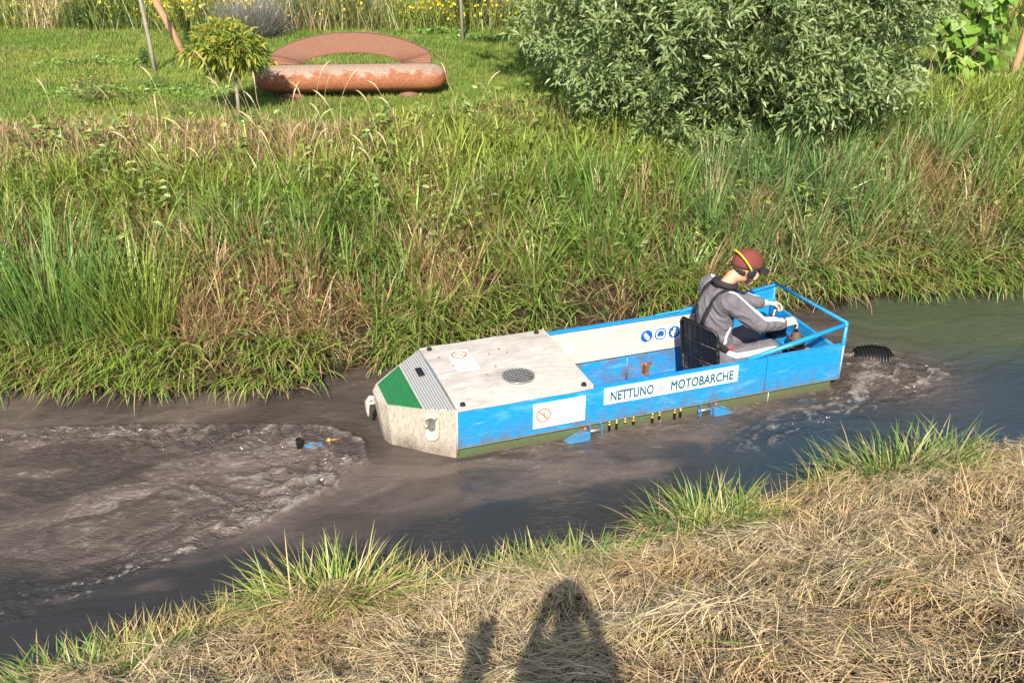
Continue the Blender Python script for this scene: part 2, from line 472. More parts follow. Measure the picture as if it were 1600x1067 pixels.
# ------------------------------------------------------------------ materials of things
M = {}
M['blue'] = worn('blue_paint', (0.014, 0.265, 0.62), (0.11, 0.37, 0.63), 0.34, scale=3.5, lo=0.54, hi=0.72, stretch=(0.6, 1, 2.5), fine=0.38, bump=0.25)
def add_layer(mat, col, scale, lo, hi, stretch, zr=None, amount=1.0):
    """one more layer of wear over a paint: scratches or mud splashes, mud only below a height"""
    nt = mat.node_tree; b = nt.nodes['Principled BSDF']
    src = b.inputs['Base Color'].links[0].from_socket
    tc = nd(nt, 'ShaderNodeTexCoord'); mp = nd(nt, 'ShaderNodeMapping'); mp.inputs['Scale'].default_value = stretch
    nt.links.new(tc.outputs['Object'], mp.inputs['Vector'])
    n = nd(nt, 'ShaderNodeTexNoise'); n.inputs['Scale'].default_value = scale; n.inputs['Detail'].default_value = 9; n.inputs['Roughness'].default_value = 0.7
    nt.links.new(mp.outputs[0], n.inputs['Vector'])
    r = ramp(nt, [(lo, (0, 0, 0)), (hi, (amount,) * 3)]); nt.links.new(n.outputs['Fac'], r.inputs['Fac'])
    fac = r.outputs[0]
    if zr:
        sp = nd(nt, 'ShaderNodeSeparateXYZ'); nt.links.new(tc.outputs['Object'], sp.inputs[0])
        mr = nd(nt, 'ShaderNodeMapRange'); mr.inputs['From Min'].default_value = zr[0]; mr.inputs['From Max'].default_value = zr[1]; mr.inputs['To Min'].default_value = 1; mr.inputs['To Max'].default_value = 0
        nt.links.new(sp.outputs['Z'], mr.inputs['Value'])
        mu = nd(nt, 'ShaderNodeMath', operation='MULTIPLY'); nt.links.new(fac, mu.inputs[0]); nt.links.new(mr.outputs[0], mu.inputs[1]); fac = mu.outputs[0]
    mx = nd(nt, 'ShaderNodeMixRGB'); nt.links.new(fac, mx.inputs['Fac']); nt.links.new(src, mx.inputs['Color1']); mx.inputs['Color2'].default_value = (*col, 1)
    nt.links.new(mx.outputs[0], b.inputs['Base Color'])
add_layer(M['blue'], (0.30, 0.46, 0.62), 5.0, 0.63, 0.68, (0.5, 1, 7), None, 0.75)
add_layer(M['blue'], (0.13, 0.10, 0.075), 9.0, 0.40, 0.62, (1, 1, 0.7), (0.06, 0.24), 0.8)
M['blue_dark'] = worn('blue_paint_inner', (0.012, 0.19, 0.55), (0.06, 0.10, 0.18), 0.45, scale=3.0, lo=0.62, hi=0.85, fine=0.25)
M['alu'] = worn('aluminium_deck', (0.61, 0.575, 0.55), (0.25, 0.22, 0.195), 0.42, metal=0.15, scale=2.6, lo=0.50, hi=0.78, stretch=(0.6, 1.5, 1), fine=0.30)
M['alu_panel'] = worn('aluminium_panel', (0.58, 0.54, 0.50), (0.36, 0.32, 0.27), 0.5, metal=0.1, scale=2.2, lo=0.5, hi=0.8, stretch=(0.5, 1, 2), fine=0.2)
M['alu_stern'] = worn('scuffed_aluminium', (0.54, 0.49, 0.43), (0.10, 0.10, 0.08), 0.5, metal=0.15, scale=9, lo=0.60, hi=0.68, stretch=(1, 1, 0.45), fine=0.5)
M['green_hull'] = worn('green_hull_paint', (0.085, 0.155, 0.07), (0.12, 0.11, 0.05), 0.5, scale=5, lo=0.45, hi=0.75, fine=0.35)
add_layer(M['green_hull'], (0.085, 0.065, 0.045), 6.0, 0.2, 0.5, (1, 1, 1), (-0.06, 0.05), 0.95)
add_layer(M['alu_stern'], (0.09, 0.22, 0.38), 6.0, 0.60, 0.66, (1, 1, 1), None, 0.6)
add_layer(M['alu_stern'], (0.12, 0.085, 0.06), 7.0, 0.35, 0.6, (1, 1, 0.6), (0.0, 0.14), 0.8)
add_layer(M['alu'], (0.16, 0.13, 0.11), 5.0, 0.62, 0.72, (3, 0.7, 1), None, 0.7)
M['green_step'] = worn('green_step_paint', (0.018, 0.17, 0.055), (0.07, 0.16, 0.08), 0.5, scale=10, lo=0.6, hi=0.85, fine=0.5)
M['steel'] = worn('galvanised_steel', (0.36, 0.38, 0.40), (0.16, 0.13, 0.10), 0.4, metal=0.6, scale=14, lo=0.5, hi=0.7)
M['rust'] = worn('rusty_steel', (0.20, 0.085, 0.04), (0.36, 0.27, 0.20), 0.7, metal=0.2, scale=25, lo=0.5, hi=0.6)
M['black'] = worn('black_plastic', (0.008, 0.008, 0.009), (0.07, 0.065, 0.06), 0.42, scale=14, lo=0.56, hi=0.66, fine=0.4, bump=0.5, rough2=0.6)
M['rubber'] = plain('black_rubber', (0.010, 0.010, 0.010), 0.35)
M['hole'] = plain('dark_opening', (0.006, 0.006, 0.006), 0.8)
M['brass'] = plain('brass_fitting', (0.62, 0.40, 0.13), 0.3, 0.7)
M['white'] = worn('white_sign_plate', (0.80, 0.79, 0.76), (0.60, 0.56, 0.50), 0.4, scale=4, lo=0.6, hi=0.85, fine=0.08)
add_layer(M['white'], (0.33, 0.27, 0.21), 11.0, 0.60, 0.74, (1, 1, 1), None, 0.55)
M['teal'] = plain('teal_lettering', (0.004, 0.115, 0.19), 0.4)
M['signblue'] = plain('sign_blue', (0.008, 0.10, 0.42), 0.4)
M['signwhite'] = plain('sign_white', (0.80, 0.80, 0.80), 0.4)
M['orange_ring'] = plain('faded_red_ring', (0.42, 0.13, 0.06), 0.5)
M['faded'] = plain('faded_orange_print', (0.78, 0.66, 0.52), 0.5)
M['grey_print'] = plain('grey_print', (0.24, 0.25, 0.27), 0.5)
M['ochre'] = plain('ochre_print', (0.55, 0.36, 0.16), 0.5)
M['rope'] = plain('pale_rope', (0.62, 0.55, 0.46), 0.9)

# aluminium with punched holes
m, nt, b = new_mat('perforated_aluminium')
tc = nd(nt, 'ShaderNodeTexCoord')
sp = nd(nt, 'ShaderNodeSeparateXYZ'); nt.links.new(tc.outputs['Object'], sp.inputs[0])
sq = []
for ax_ in ('X', 'Y'):
    a1 = nd(nt, 'ShaderNodeMath', operation='MULTIPLY'); a1.inputs[1].default_value = 52.0
    nt.links.new(sp.outputs[ax_], a1.inputs[0])
    a2 = nd(nt, 'ShaderNodeMath', operation='FRACT'); nt.links.new(a1.outputs[0], a2.inputs[0])
    a3 = nd(nt, 'ShaderNodeMath', operation='SUBTRACT'); a3.inputs[1].default_value = 0.5; nt.links.new(a2.outputs[0], a3.inputs[0])
    a4 = nd(nt, 'ShaderNodeMath', operation='POWER'); a4.inputs[1].default_value = 2.0; nt.links.new(a3.outputs[0], a4.inputs[0])
    sq.append(a4)
ad = nd(nt, 'ShaderNodeMath', operation='ADD'); nt.links.new(sq[0].outputs[0], ad.inputs[0]); nt.links.new(sq[1].outputs[0], ad.inputs[1])
lt = nd(nt, 'ShaderNodeMath', operation='LESS_THAN'); lt.inputs[1].default_value = 0.085; nt.links.new(ad.outputs[0], lt.inputs[0])
mx = nd(nt, 'ShaderNodeMixRGB'); nt.links.new(lt.outputs[0], mx.inputs['Fac'])
mx.inputs['Color1'].default_value = (0.55, 0.55, 0.55, 1); mx.inputs['Color2'].default_value = (0.05, 0.055, 0.06, 1)
nt.links.new(mx.outputs[0], b.inputs['Base Color']); b.inputs['Roughness'].default_value = 0.4; b.inputs['Metallic'].default_value = 0.3
M['perf'] = m

# ------------------------------------------------------------------ the boat
boat = empty('work_boat', (BO[0], BO[1], 0), BA)
tag(boat, 'blue and aluminium work boat with lettered side churning up the muddy canal', 'boat')
W = 1.03; L = 3.22

# hull below the panels: a green trough with a floor
bm = bmesh.new()
def wall(bm, pts, z0, z1, th):
    """closed strip of wall along pts (x, y), thickened to the inside (left of the walk)"""
    n = len(pts)
    ins = []
    for i in range(n):
        a = Vector(pts[max(i - 1, 0)]); c = Vector(pts[min(i + 1, n - 1)])
        d = (c - a).normalized(); nrm = Vector((-d.y, d.x))
        ins.append(Vector(pts[i]) + nrm * th)
    o0 = [bm.verts.new((p[0], p[1], z0)) for p in pts]; o1 = [bm.verts.new((p[0], p[1], z1)) for p in pts]
    i0 = [bm.verts.new((p.x, p.y, z0)) for p in ins]; i1 = [bm.verts.new((p.x, p.y, z1)) for p in ins]
    for k in range(n - 1):
        bm.faces.new((o0[k], o0[k + 1], o1[k + 1], o1[k])); bm.faces.new((i0[k], i1[k], i1[k + 1], i0[k + 1]))
        bm.faces.new((o1[k], o1[k + 1], i1[k + 1], i1[k])); bm.faces.new((o0[k], i0[k], i0[k + 1], o0[k + 1]))
    bm.faces.new((o0[0], o1[0], i1[0], i0[0])); bm.faces.new((o0[-1], i0[-1], i1[-1], o1[-1]))
wall(bm, [(0.0, 0.024), (3.16, 0.024), (3.16, W - 0.024), (0.0, W - 0.024)], -0.28, 0.075, 0.018)
hull = obj('hull', bm, M['green_hull'], boat)
box_o('floor', (0.02, 0.043, -0.19), (3.14, W - 0.043, -0.16), M['blue_dark'], boat)
for s_ in (1.6, 2.55):
    tube_o('hull_strip', [(s_ + 0.03, 0.02, -0.2), (s_ + 0.03, 0.02, 0.07)], 0.006, M['steel'], boat, 6)

# blue side panels, near side in two lengths with a seam, folded lips
def side_panel(s0, s1, t, ind, z0=0.075, z1=0.362, mat='blue'):
    """profile across the side: outer skin, lip on top folded inwards, lip at the foot"""
    prof = [(0, z0), (0, z1), (0.05 * ind, z1), (0.05 * ind, z1 - 0.012), (0.014 * ind, z1 - 0.014), (0.014 * ind, z0 + 0.012), (0.055 * ind, z0 + 0.012), (0.055 * ind, z0)]
    bm = bmesh.new()
    prism(bm, [(s0, t + q[0], q[1]) for q in prof], (s1 - s0, 0, 0))
    return obj('side_panel', bm, M[mat], boat, bevel=0.003)
side_panel(0.0, 2.52, 0.0, 1)
side_panel(2.526, L, 0.0, 1)
side_panel(0.0, L, W, -1)
# rubbing line at the foot of the side
box_o('rub_strip', (0.0, -0.008, 0.066), (L, 0.03, 0.074), M['steel'], boat, 0.002)
# inner lining of the far side: pale sheet above, blue below
box_o('inner_panel', (1.03, W - 0.075, 0.06), (2.42, W - 0.058, 0.352), M['alu_panel'], boat, 0.003)
box_o('inner_wall', (0.9, W - 0.090, -0.16), (3.14, W - 0.078, 0.056), M['blue'], boat, 0.003)
box_o('inner_wall', (0.9, 0.075, -0.16), (3.14, 0.087, 0.30), M['blue'], boat, 0.003)
box_o('inner_panel', (2.43, W - 0.075, 0.06), (3.14, W - 0.058, 0.352), M['blue'], boat, 0.003)
tube_o('inner_rib', [(1.78, W - 0.094, -0.16), (1.78, W - 0.094, 0.055)], 0.008, M['blue'], boat)
tube_o('gunwale_pipe', [(1.04, 0.075, 0.335), (1.5, 0.075, 0.335)], 0.012, M['steel'], boat)
# bulkhead under the deck
box_o('bulkhead', (0.99, 0.09, -0.16), (1.01, W - 0.092, 0.352), M['blue_dark'], boat, 0.003)
# bow transom
box_o('bow_panel', (3.16, 0.02, 0.06), (3.19, W - 0.02, 0.345), M['blue'], boat, 0.004)
box_o('bow_shelf', (2.98, 0.09, 0.18), (3.155, W - 0.095, 0.20), M['blue'], boat, 0.004)
box_o('bow_box', (2.86, 0.52, -0.155), (3.12, 0.90, 0.175), M['blue'], boat, 0.01)

# deck lid, slightly cambered sheet
def sheet(bm, rows, th):
    """rows: lists of 3d points; a thickened sheet"""
    nr, nc = len(rows), len(rows[0])
    top = [[bm.verts.new(p) for p in r] for r in rows]
    bot = [[bm.verts.new((p[0], p[1], p[2] - th)) for p in r] for r in rows]
    for i in range(nr - 1):
        for j in range(nc - 1):
            bm.faces.new((top[i][j], top[i][j + 1], top[i + 1][j + 1], top[i + 1][j]))
            bm.faces.new((bot[i][j], bot[i + 1][j], bot[i + 1][j + 1], bot[i][j + 1]))
    for i in range(nr - 1):
        for j in (0, nc - 1):
            bm.faces.new((top[i][j], top[i + 1][j], bot[i + 1][j], bot[i][j]))
    for j in range(nc - 1):
        for i in (0, nr - 1):
            bm.faces.new((top[i][j], bot[i][j], bot[i][j + 1], top[i][j + 1]))
def deck_z(t):
    u = (t - W / 2) / (W / 2)
    return 0.386 + 0.020 * (1 - u * u)
rows = []
for i in range(9):
    s = 0.002 + 1.035 * i / 8
    row = []
    for j in range(15):
        t = -0.006 + (W + 0.012) * j / 14
        row.append((s, t, deck_z(t) + 0.002 * math.sin(i * 1.7 + j * 0.9)))
    rows.append(row)
bm = bmesh.new(); sheet(bm, rows, 0.016)
deck = obj('deck_lid', bm, M['alu'], boat, smooth=False)
box_o('deck_edge', (1.038, 0.0, 0.366), (1.046, W, 0.402), M['alu_panel'], boat, 0.002)

# round vent with its grille
vs_, vt = 0.57, 0.30
vz = deck_z(vt) + 0.004
bm = bmesh.new(); bmesh.ops.create_cone(bm, cap_ends=True, segments=32, radius1=0.118, radius2=0.118, depth=0.004, matrix=Matrix.Translation((vs_, vt, vz - 0.001)))
vent = obj('vent_opening', bm, M['hole'], boat)
bm = bmesh.new()
tube(bm, [(vs_ + 0.118 * math.cos(a), vt + 0.118 * math.sin(a), vz + 0.004) for a in np.linspace(0, 2 * math.pi, 33)], 0.005, 6, False)
obj('vent_ring', bm, M['steel'], vent, smooth=True)
bm = bmesh.new()
for k in range(-4, 5):
    h = math.sqrt(max(0, 0.115 ** 2 - (k * 0.024) ** 2))
    tube(bm, [(vs_ + k * 0.024, vt - h, vz + 0.004), (vs_ + k * 0.024, vt + h, vz + 0.004)], 0.0022, 5)
    tube(bm, [(vs_ - h, vt + k * 0.024, vz + 0.006), (vs_ + h, vt + k * 0.024, vz + 0.006)], 0.0022, 5)
obj('vent_grille', bm, M['steel'], vent)
for (s, t) in ((0.06, 0.045), (0.985, 0.035), (0.07, W - 0.06), (0.97, W - 0.05)):
    bm = bmesh.new(); bmesh.ops.create_cone(bm, cap_ends=True, segments=14, radius1=0.022, radius2=0.017, depth=0.018, matrix=Matrix.Translation((s, t, deck_z(t) + 0.010)))
    obj('deck_knob', bm, M['rubber'], boat, smooth=False, bevel=0.002)
# placard and small fittings on the deck
def ring(bm, c, r, w_, ux, uy, n=28):
    c = Vector(c); ux = Vector(ux); uy = Vector(uy)
    o = [bm.verts.new(c + ux * math.cos(a) * r + uy * math.sin(a) * r) for a in np.linspace(0, 2 * math.pi, n, endpoint=False)]
    i_ = [bm.verts.new(c + ux * math.cos(a) * (r - w_) + uy * math.sin(a) * (r - w_)) for a in np.linspace(0, 2 * math.pi, n, endpoint=False)]
    for k in range(n):
        bm.faces.new((o[k], o[(k + 1) % n], i_[(k + 1) % n], i_[k]))
def disc(bm, c, r, ux, uy, n=28):
    c = Vector(c); ux = Vector(ux); uy = Vector(uy)
    bm.faces.new([bm.verts.new(c + ux * math.cos(a) * r + uy * math.sin(a) * r) for a in np.linspace(0, 2 * math.pi, n, endpoint=False)])
def poly(bm, c, ux, uy, pts):
    c = Vector(c); ux = Vector(ux); uy = Vector(uy)
    bm.faces.new([bm.verts.new(c + ux * p[0] + uy * p[1]) for p in pts])
def bar2(bm, c, ux, uy, a, b_, w_):
    a = Vector(a); b_ = Vector(b_); d = (b_ - a).normalized(); n = Vector((-d.y, d.x)) * w_ / 2
    poly(bm, c, ux, uy, [a + n, a - n, b_ - n, b_ + n])

pz = deck_z(0.66) + 0.004
plac = box_o('deck_placard', (0.17, 0.52, pz - 0.004), (0.34, 0.86, pz), M['white'], boat, 0.001)
bm = bmesh.new(); ring(bm, (0.255, 0.78, pz + 0.002), 0.062, 0.013, (1, 0, 0), (0, 1, 0)); bar2(bm, (0.255, 0.78, pz + 0.0022), (1, 0, 0), (0, 1, 0), (-0.04, 0.04), (0.04, -0.04), 0.012)
obj('prohibition_mark', bm, M['orange_ring'], plac)
bm = bmesh.new()
for k in range(6):
    y0 = 0.685 - k * 0.026
    for j in range(4):
        x0 = 0.185 + j * 0.036
        poly(bm, (0, 0, pz + 0.002), (1, 0, 0), (0, 1, 0), [(x0, y0), (x0 + random.uniform(0.018, 0.03), y0), (x0 + 0.022, y0 - 0.009), (x0, y0 - 0.009)])
obj('placard_print', bm, M['grey_print'], plac)
box_o('deck_hinge', (0.30, 0.44, deck_z(0.45)), (0.42, 0.462, deck_z(0.45) + 0.010), M['alu_stern'], boat, 0.003)
box_o('deck_label', (0.80, 0.66, deck_z(0.67) + 0.001), (0.91, 0.69, deck_z(0.67) + 0.004), M['faded'], boat, 0.001)
for (s, t) in ((0.10, 0.80), (0.16, 0.62), (0.48, 0.72), (0.58, 0.78), (0.62, 0.70), (0.36, 0.40), (0.46, 0.50)):
    bm = bmesh.new(); bmesh.ops.create_cone(bm, cap_ends=True, segments=10, radius1=0.009, radius2=0.006, depth=0.006, matrix=Matrix.Translation((s, t, deck_z(t) + 0.004)))
    obj('deck_bolt', bm, M['rust'], boat)

# tapered stern: perforated plate, green step plate, scuffed shell
def plate(name, quad, mat, th=0.008):
    a, b_, c, d = [Vector(q) for q in quad]
    n = (b_ - a).cross(c - a).normalized()
    if n.z < 0: n = -n
    bm = bmesh.new(); prism(bm, [p - n * th for p in (a, b_, c, d)], n * th)
    return obj(name, bm, mat, boat, bevel=0.0015)
z1s, z2s, z3s = 0.384, 0.352, 0.325
plate('perforated_plate', [(-0.004, 0.015, z1s), (-0.004, W - 0.015, z1s), (-0.195, W - 0.15, z2s), (-0.195, 0.15, z2s)], M['perf'])
step = plate('step_plate', [(-0.203, 0.165, z2s), (-0.203, W - 0.165, z2s), (-0.415, W - 0.355, z3s), (-0.415, 0.355, z3s)], M['green_step'])
bm = bmesh.new()
for i in range(9):
    for j in range(18):
        u = (i + 0.5) / 9; v = (j + 0.5) / 18
        s = -0.21 - 0.195 * u; hw = (W - 0.36) / 2 * (1 - u) + (W - 0.74) / 2 * u
        t = W / 2 + (v * 2 - 1) * hw
        z = z2s + (z3s - z2s) * u + 0.002
        r_ = 0.006
        a = bm.verts.new((s - r_, t, z)); b_ = bm.verts.new((s, t - r_ * 0.5, z + 0.003)); c = bm.verts.new((s + r_, t, z)); d = bm.verts.new((s, t + r_ * 0.5, z + 0.003))
        bm.faces.new((a, b_, c, d))
gr = obj('step_tread', bm, M['green_step'], step); gr['kind'] = 'stuff'
bm = bmesh.new()
top = [(0, 0.0, z1s - 0.008), (-0.195, 0.135, z2s - 0.006), (-0.42, 0.335, z3s - 0.003), (-0.47, 0.43, z3s - 0.01), (-0.47, W - 0.43, z3s - 0.01), (-0.42, W - 0.335, z3s - 0.003), (-0.195, W - 0.135, z2s - 0.006), (0, W, z1s - 0.008)]
bot = [(0, 0.03, 0.04), (-0.19, 0.17, 0.02), (-0.40, 0.36, -0.02), (-0.43, 0.45, -0.03), (-0.43, W - 0.45, -0.03), (-0.40, W - 0.36, -0.02), (-0.19, W - 0.17, 0.02), (0, W - 0.03, 0.04)]
deep = [(0.0, 0.06, -0.25), (-0.17, 0.2, -0.25), (-0.34, 0.4, -0.25), (-0.36, 0.46, -0.25), (-0.36, W - 0.46, -0.25), (-0.34, W - 0.4, -0.25), (-0.17, W - 0.2, -0.25), (0, W - 0.06, -0.25)]
rings_ = [[bm.verts.new(p) for p in q] for q in (top, bot, deep)]
for a, b_ in zip(rings_[:-1], rings_[1:]):
    for k in range(7):
        bm.faces.new((a[k], a[k + 1], b_[k + 1], b_[k]))
bm.faces.new(rings_[0])
stern = obj('stern_shell', bm, M['alu_stern'], boat)
# recess of the outlet in the near stern face: a rounded hood with a dark pocket
a = Vector(top[0]).lerp(Vector(top[1]), 0.78); d2 = (Vector(top[1]) - Vector(top[0])).normalized(); dn_ = (Vector(bot[0]) - Vector(top[0])).normalized()
nr_ = d2.cross(dn_).normalized()
if nr_.y > 0: nr_ = -nr_
cen_ = a + dn_ * 0.14 + nr_ * 0.004
bm = bmesh.new()
oval = [(math.cos(q) * 0.055, math.sin(q) * 0.055 + (0.06 if math.sin(q) > 0 else -0.06)) for q in np.linspace(0, 2 * math.pi, 26, endpoint=False)]
tube(bm, [cen_ + d2 * p[0] - dn_ * p[1] for p in oval] + [cen_ + d2 * oval[0][0] - dn_ * oval[0][1]], 0.007, 6, False)
obj('outlet_rim', bm, M['alu_stern'], stern, smooth=True)
bm = bmesh.new(); tube(bm, [cen_ + nr_ * 0.012 + d2 * (math.cos(q) * 0.05) - dn_ * (math.sin(q) * 0.05 + 0.05) for q in np.linspace(-0.9, 2.4, 16)], 0.016, 7)
obj('outlet_hood', bm, M['alu_stern'], stern, smooth=True)
bm = bmesh.new(); bm.faces.new([bm.verts.new(cen_ + d2 * p[0] - dn_ * p[1]) for p in oval])
obj('outlet_plate', bm, M['alu'], stern)
bm = bmesh.new(); bm.faces.new([bm.verts.new(cen_ + nr_ * 0.003 + d2 * p[0] * 0.55 - dn_ * (p[1] * 0.6 + 0.035)) for p in oval])
obj('outlet_opening', bm, M['steel'], stern)
for u, dz in ((0.5, 0.02), (0.62, 0.21)):
    bm = bmesh.new(); bmesh.ops.create_uvsphere(bm, u_segments=8, v_segments=6, radius=0.008, matrix=Matrix.Translation(Vector(top[0]).lerp(Vector(top[1]), u) + dn_ * dz))
    obj('rivet', bm, M['steel'], stern)
# rubber latch on the perforated plate, corner edge strip
box_o('rubber_latch', (-0.115, 0.60, z1s - 0.018), (-0.065, 0.72, z1s + 0.004), M['rubber'], boat, 0.006)
tube_o('corner_edge', [(0.0, -0.003, 0.03), (0.0, -0.003, 0.386)], 0.008, M['alu_panel'], boat)
# tow hook with rope ends at the stern tip
tube_o('tow_hook', [(-0.45, 0.62, 0.235), (-0.485, 0.63, 0.245), (-0.51, 0.63, 0.22), (-0.515, 0.63, 0.15)], 0.024, M['alu_stern'], boat, 8, 0.016)
tube_o('tow_rope', [(-0.46, 0.60, 0.215), (-0.50, 0.615, 0.21), (-0.512, 0.62, 0.15), (-0.508, 0.62, 0.10)], 0.013, M['rope'], boat, 6)

# bow rails
def rail(pts, r=0.014): return tube_o('bow_rail', pts, r, M['blue'], boat, 8)
rail([(3.225, 0.015, 0.08), (3.225, 0.015, 0.56)], 0.016)
rail([(3.21, W - 0.015, 0.08), (3.21, W - 0.015, 0.50)], 0.016)
rail([(3.225, 0.015, 0.555), (3.215, W - 0.015, 0.50)])
rail([(3.225, 0.02, 0.535), (2.36, 0.03, 0.366)], 0.020)
rail([(3.21, W - 0.02, 0.485), (2.28, W - 0.03, 0.372)], 0.018)
rail([(3.21, W - 0.02, 0.42), (2.05, W - 0.03, 0.372)], 0.010)
bm = bmesh.new(); prism(bm, [(3.2, W - 0.03, 0.362), (3.2, W - 0.03, 0.475), (2.75, W - 0.03, 0.415), (2.75, W - 0.03, 0.362)], (0, 0.012, 0))
obj('bow_side_plate', bm, M['blue'], boat)
tube_o('corner_edge', [(3.215, -0.004, 0.07), (3.215, -0.004, 0.36)], 0.006, M['alu_panel'], boat)

# ---------------- writing and signs on the side
def text_obj(name, body, mat, parent, size, rect, extrude=0.0015, offset=0.0, space=1.0):
    """rect: s0, s1, z0, z1 of the word on the near side"""
    cu = bpy.data.curves.new(name, 'FONT')
    cu.body = body; cu.size = size; cu.extrude = extrude; cu.offset = offset; cu.bevel_depth = 0.0034; cu.bevel_resolution = 0
    cu.space_character = space
    cu.align_x = 'CENTER'; cu.align_y = 'CENTER'
    o = bpy.data.objects.new(name, cu); COL.objects.link(o)
    dg = bpy.context.evaluated_depsgraph_get(); dg.update()
    me = bpy.data.meshes.new_from_object(o.evaluated_get(dg))
    bpy.data.objects.remove(o)
    me.name = name
    lo = Vector([min(v.co[k] for v in me.vertices) for k in range(3)]); hi = Vector([max(v.co[k] for v in me.vertices) for k in range(3)])
    for v in me.vertices:
        a, c = (v.co.x - lo.x) / (hi.x - lo.x), (v.co.y - lo.y) / (hi.y - lo.y)
        v.co = (rect[0] + (rect[1] - rect[0]) * a, -0.009 - v.co.z, rect[2] + (rect[3] - rect[2]) * c)
    me.materials.clear()
    return link(name, me, mat, parent)
board = box_o('name_board', (1.135, -0.007, 0.215), (2.262, -0.001, 0.352), M['white'], boat, 0.001)
text_obj('lettering', 'NETTUNO', M['teal'], board, 0.125, (1.185, 1.54, 0.24, 0.322), offset=0.0, space=1.05)
text_obj('lettering', 'MOTOBARCHE', M['teal'], board, 0.125, (1.685, 2.22, 0.24, 0.322), offset=0.0, space=1.05)
bm = bmesh.new(); cc = (1.605, -0.0095, 0.283); ux = (1, 0, 0); uy = (0, 0, 1)      # small crest between the words
bar2(bm, cc, ux, uy, (0, -0.045), (0, 0.045), 0.006)
for q in (-1, 1):
    bar2(bm, cc, ux, uy, (q * 0.022, -0.005), (q * 0.026, 0.04), 0.005)
    bar2(bm, cc, ux, uy, (0, -0.015), (q * 0.022, -0.003), 0.005)
    bar2(bm, cc, ux, uy, (q * 0.010, -0.045), (q * 0.033, -0.02), 0.005)
ring(bm, (1.605, -0.0092, 0.268), 0.02, 0.004, ux, uy, 14)
obj('crest', bm, M['grey_print'], board)

wsign = box_o('warning_plate', (0.575, -0.006, 0.118), (0.985, -0.001, 0.322), M['white'], boat, 0.001)
bm = bmesh.new(); cc = (0.655, -0.008, 0.222)
ring(bm, cc, 0.058, 0.010, ux, uy); bar2(bm, (0.655, -0.0085, 0.222), ux, uy, (-0.038, 0.038), (0.038, -0.038), 0.009)
obj('prohibition_mark', bm, M['orange_ring'], wsign)
bm = bmesh.new(); cc = (0.655, -0.0078, 0.222)
disc(bm, (0.662, -0.0078, 0.252), 0.008, ux, uy, 12)
for a, b_, w_ in (((0.006, 0.02), (0.004, -0.01), 0.014), ((0.004, -0.008), (0.018, -0.034), 0.008), ((0.002, -0.008), (-0.016, -0.030), 0.008), ((0.004, 0.018), (-0.018, 0.004), 0.006), ((0.006, 0.016), (0.024, 0.0), 0.006)):
    bar2(bm, cc, ux, uy, a, b_, w_)
obj('walking_figure', bm, M['ochre'], wsign)
bm = bmesh.new()
for j in range(9):
    poly(bm, (0.745 + j * 0.021, -0.0078, 0.285), ux, uy, [(0, 0), (0.015, 0), (0.015, 0.016), (0, 0.016)])
obj('faded_print', bm, M['faded'], wsign)

# three blue round signs on the inner panel
yb_ = W - 0.078
iboard = box_o('sign_board', (1.885, yb_ - 0.003, 0.145), (2.29, yb_ + 0.002, 0.285), M['signwhite'], boat, 0.002)
iz = 0.218
for k, s in enumerate((1.955, 2.085, 2.215)):
    bm = bmesh.new(); disc(bm, (s, yb_ - 0.005, iz), 0.056, ux, uy)
    rd = obj('round_sign', bm, M['signblue'], iboard)
    bm = bmesh.new(); cc = (s, yb_ - 0.0068, iz)
    if k == 0:      # glove
        poly(bm, cc, ux, uy, [(-0.03, 0.018), (-0.012, 0.036), (0.03, -0.014), (0.026, -0.034), (0.006, -0.038), (-0.022, -0.004)])
    elif k == 1:    # head with ear protection
        ring(bm, cc, 0.044, 0.012, ux, uy, 22); disc(bm, (s, yb_ - 0.007, iz - 0.03), 0.012, ux, uy, 10)
    else:           # overalls
        disc(bm, (s, yb_ - 0.0068, iz + 0.030), 0.013, ux, uy, 12)
        poly(bm, cc, ux, uy, [(-0.030, 0.014), (0.030, 0.014), (0.034, -0.018), (0.020, -0.018), (0.018, -0.04), (0.003, -0.04), (0, -0.012), (-0.003, -0.04), (-0.018, -0.04), (-0.020, -0.018), (-0.034, -0.018)])
    obj('pictogram', bm, M['signwhite'], rd)
box_o('blank_sticker', (1.20, yb_ - 0.002, 0.17), (1.31, yb_ + 0.002, 0.25), M['signwhite'], boat, 0.001)

# ---------------- fins, brackets and hose ends under the near side
def fin(s, d):
    br = empty('fin_bracket', (0, 0, 0)); br.parent = boat
    bm = bmesh.new()
    prof = []
    for z0_, z1_, y0_, y1_ in ((-0.05, 0.066, -0.03, 0.02),):
        for q in (-0.052, 0.043):
            box(bm, (s + q, y0_, z0_), (s + q + 0.009, y1_, z1_))
        box(bm, (s - 0.052, y0_, z0_ - 0.008), (s + 0.052, y1_, z0_ - 0.001))
    obj('bracket', bm, M['blue'], br, bevel=0.002)
    tube_o('pivot_bolt', [(s - 0.06, -0.005, 0.01), (s + 0.06, -0.005, 0.01)], 0.014, M['steel'], br)
    e = s + d * 0.055
    bm = bmesh.new()
    pts = [(e, 0.045), (e + d * 0.03, 0.055), (e + d * 0.10, 0.012), (e + d * 0.20, -0.022), (e + d * 0.17, -0.05), (e, -0.052)]
    prism(bm, [(p[0], -0.055, p[1] - 0.015) for p in pts], (0, 0.07, 0))
    obj('fin', bm, M['blue'], br, bevel=0.006)
    bm = bmesh.new(); bmesh.ops.create_uvsphere(bm, u_segments=10, v_segments=8, radius=0.018, matrix=Matrix.Translation((e + d * 0.03, -0.02, 0.05)))
    obj('grease_nipple', bm, M['rust'], br, smooth=True)
fin(1.07, -1); fin(2.00, 1)
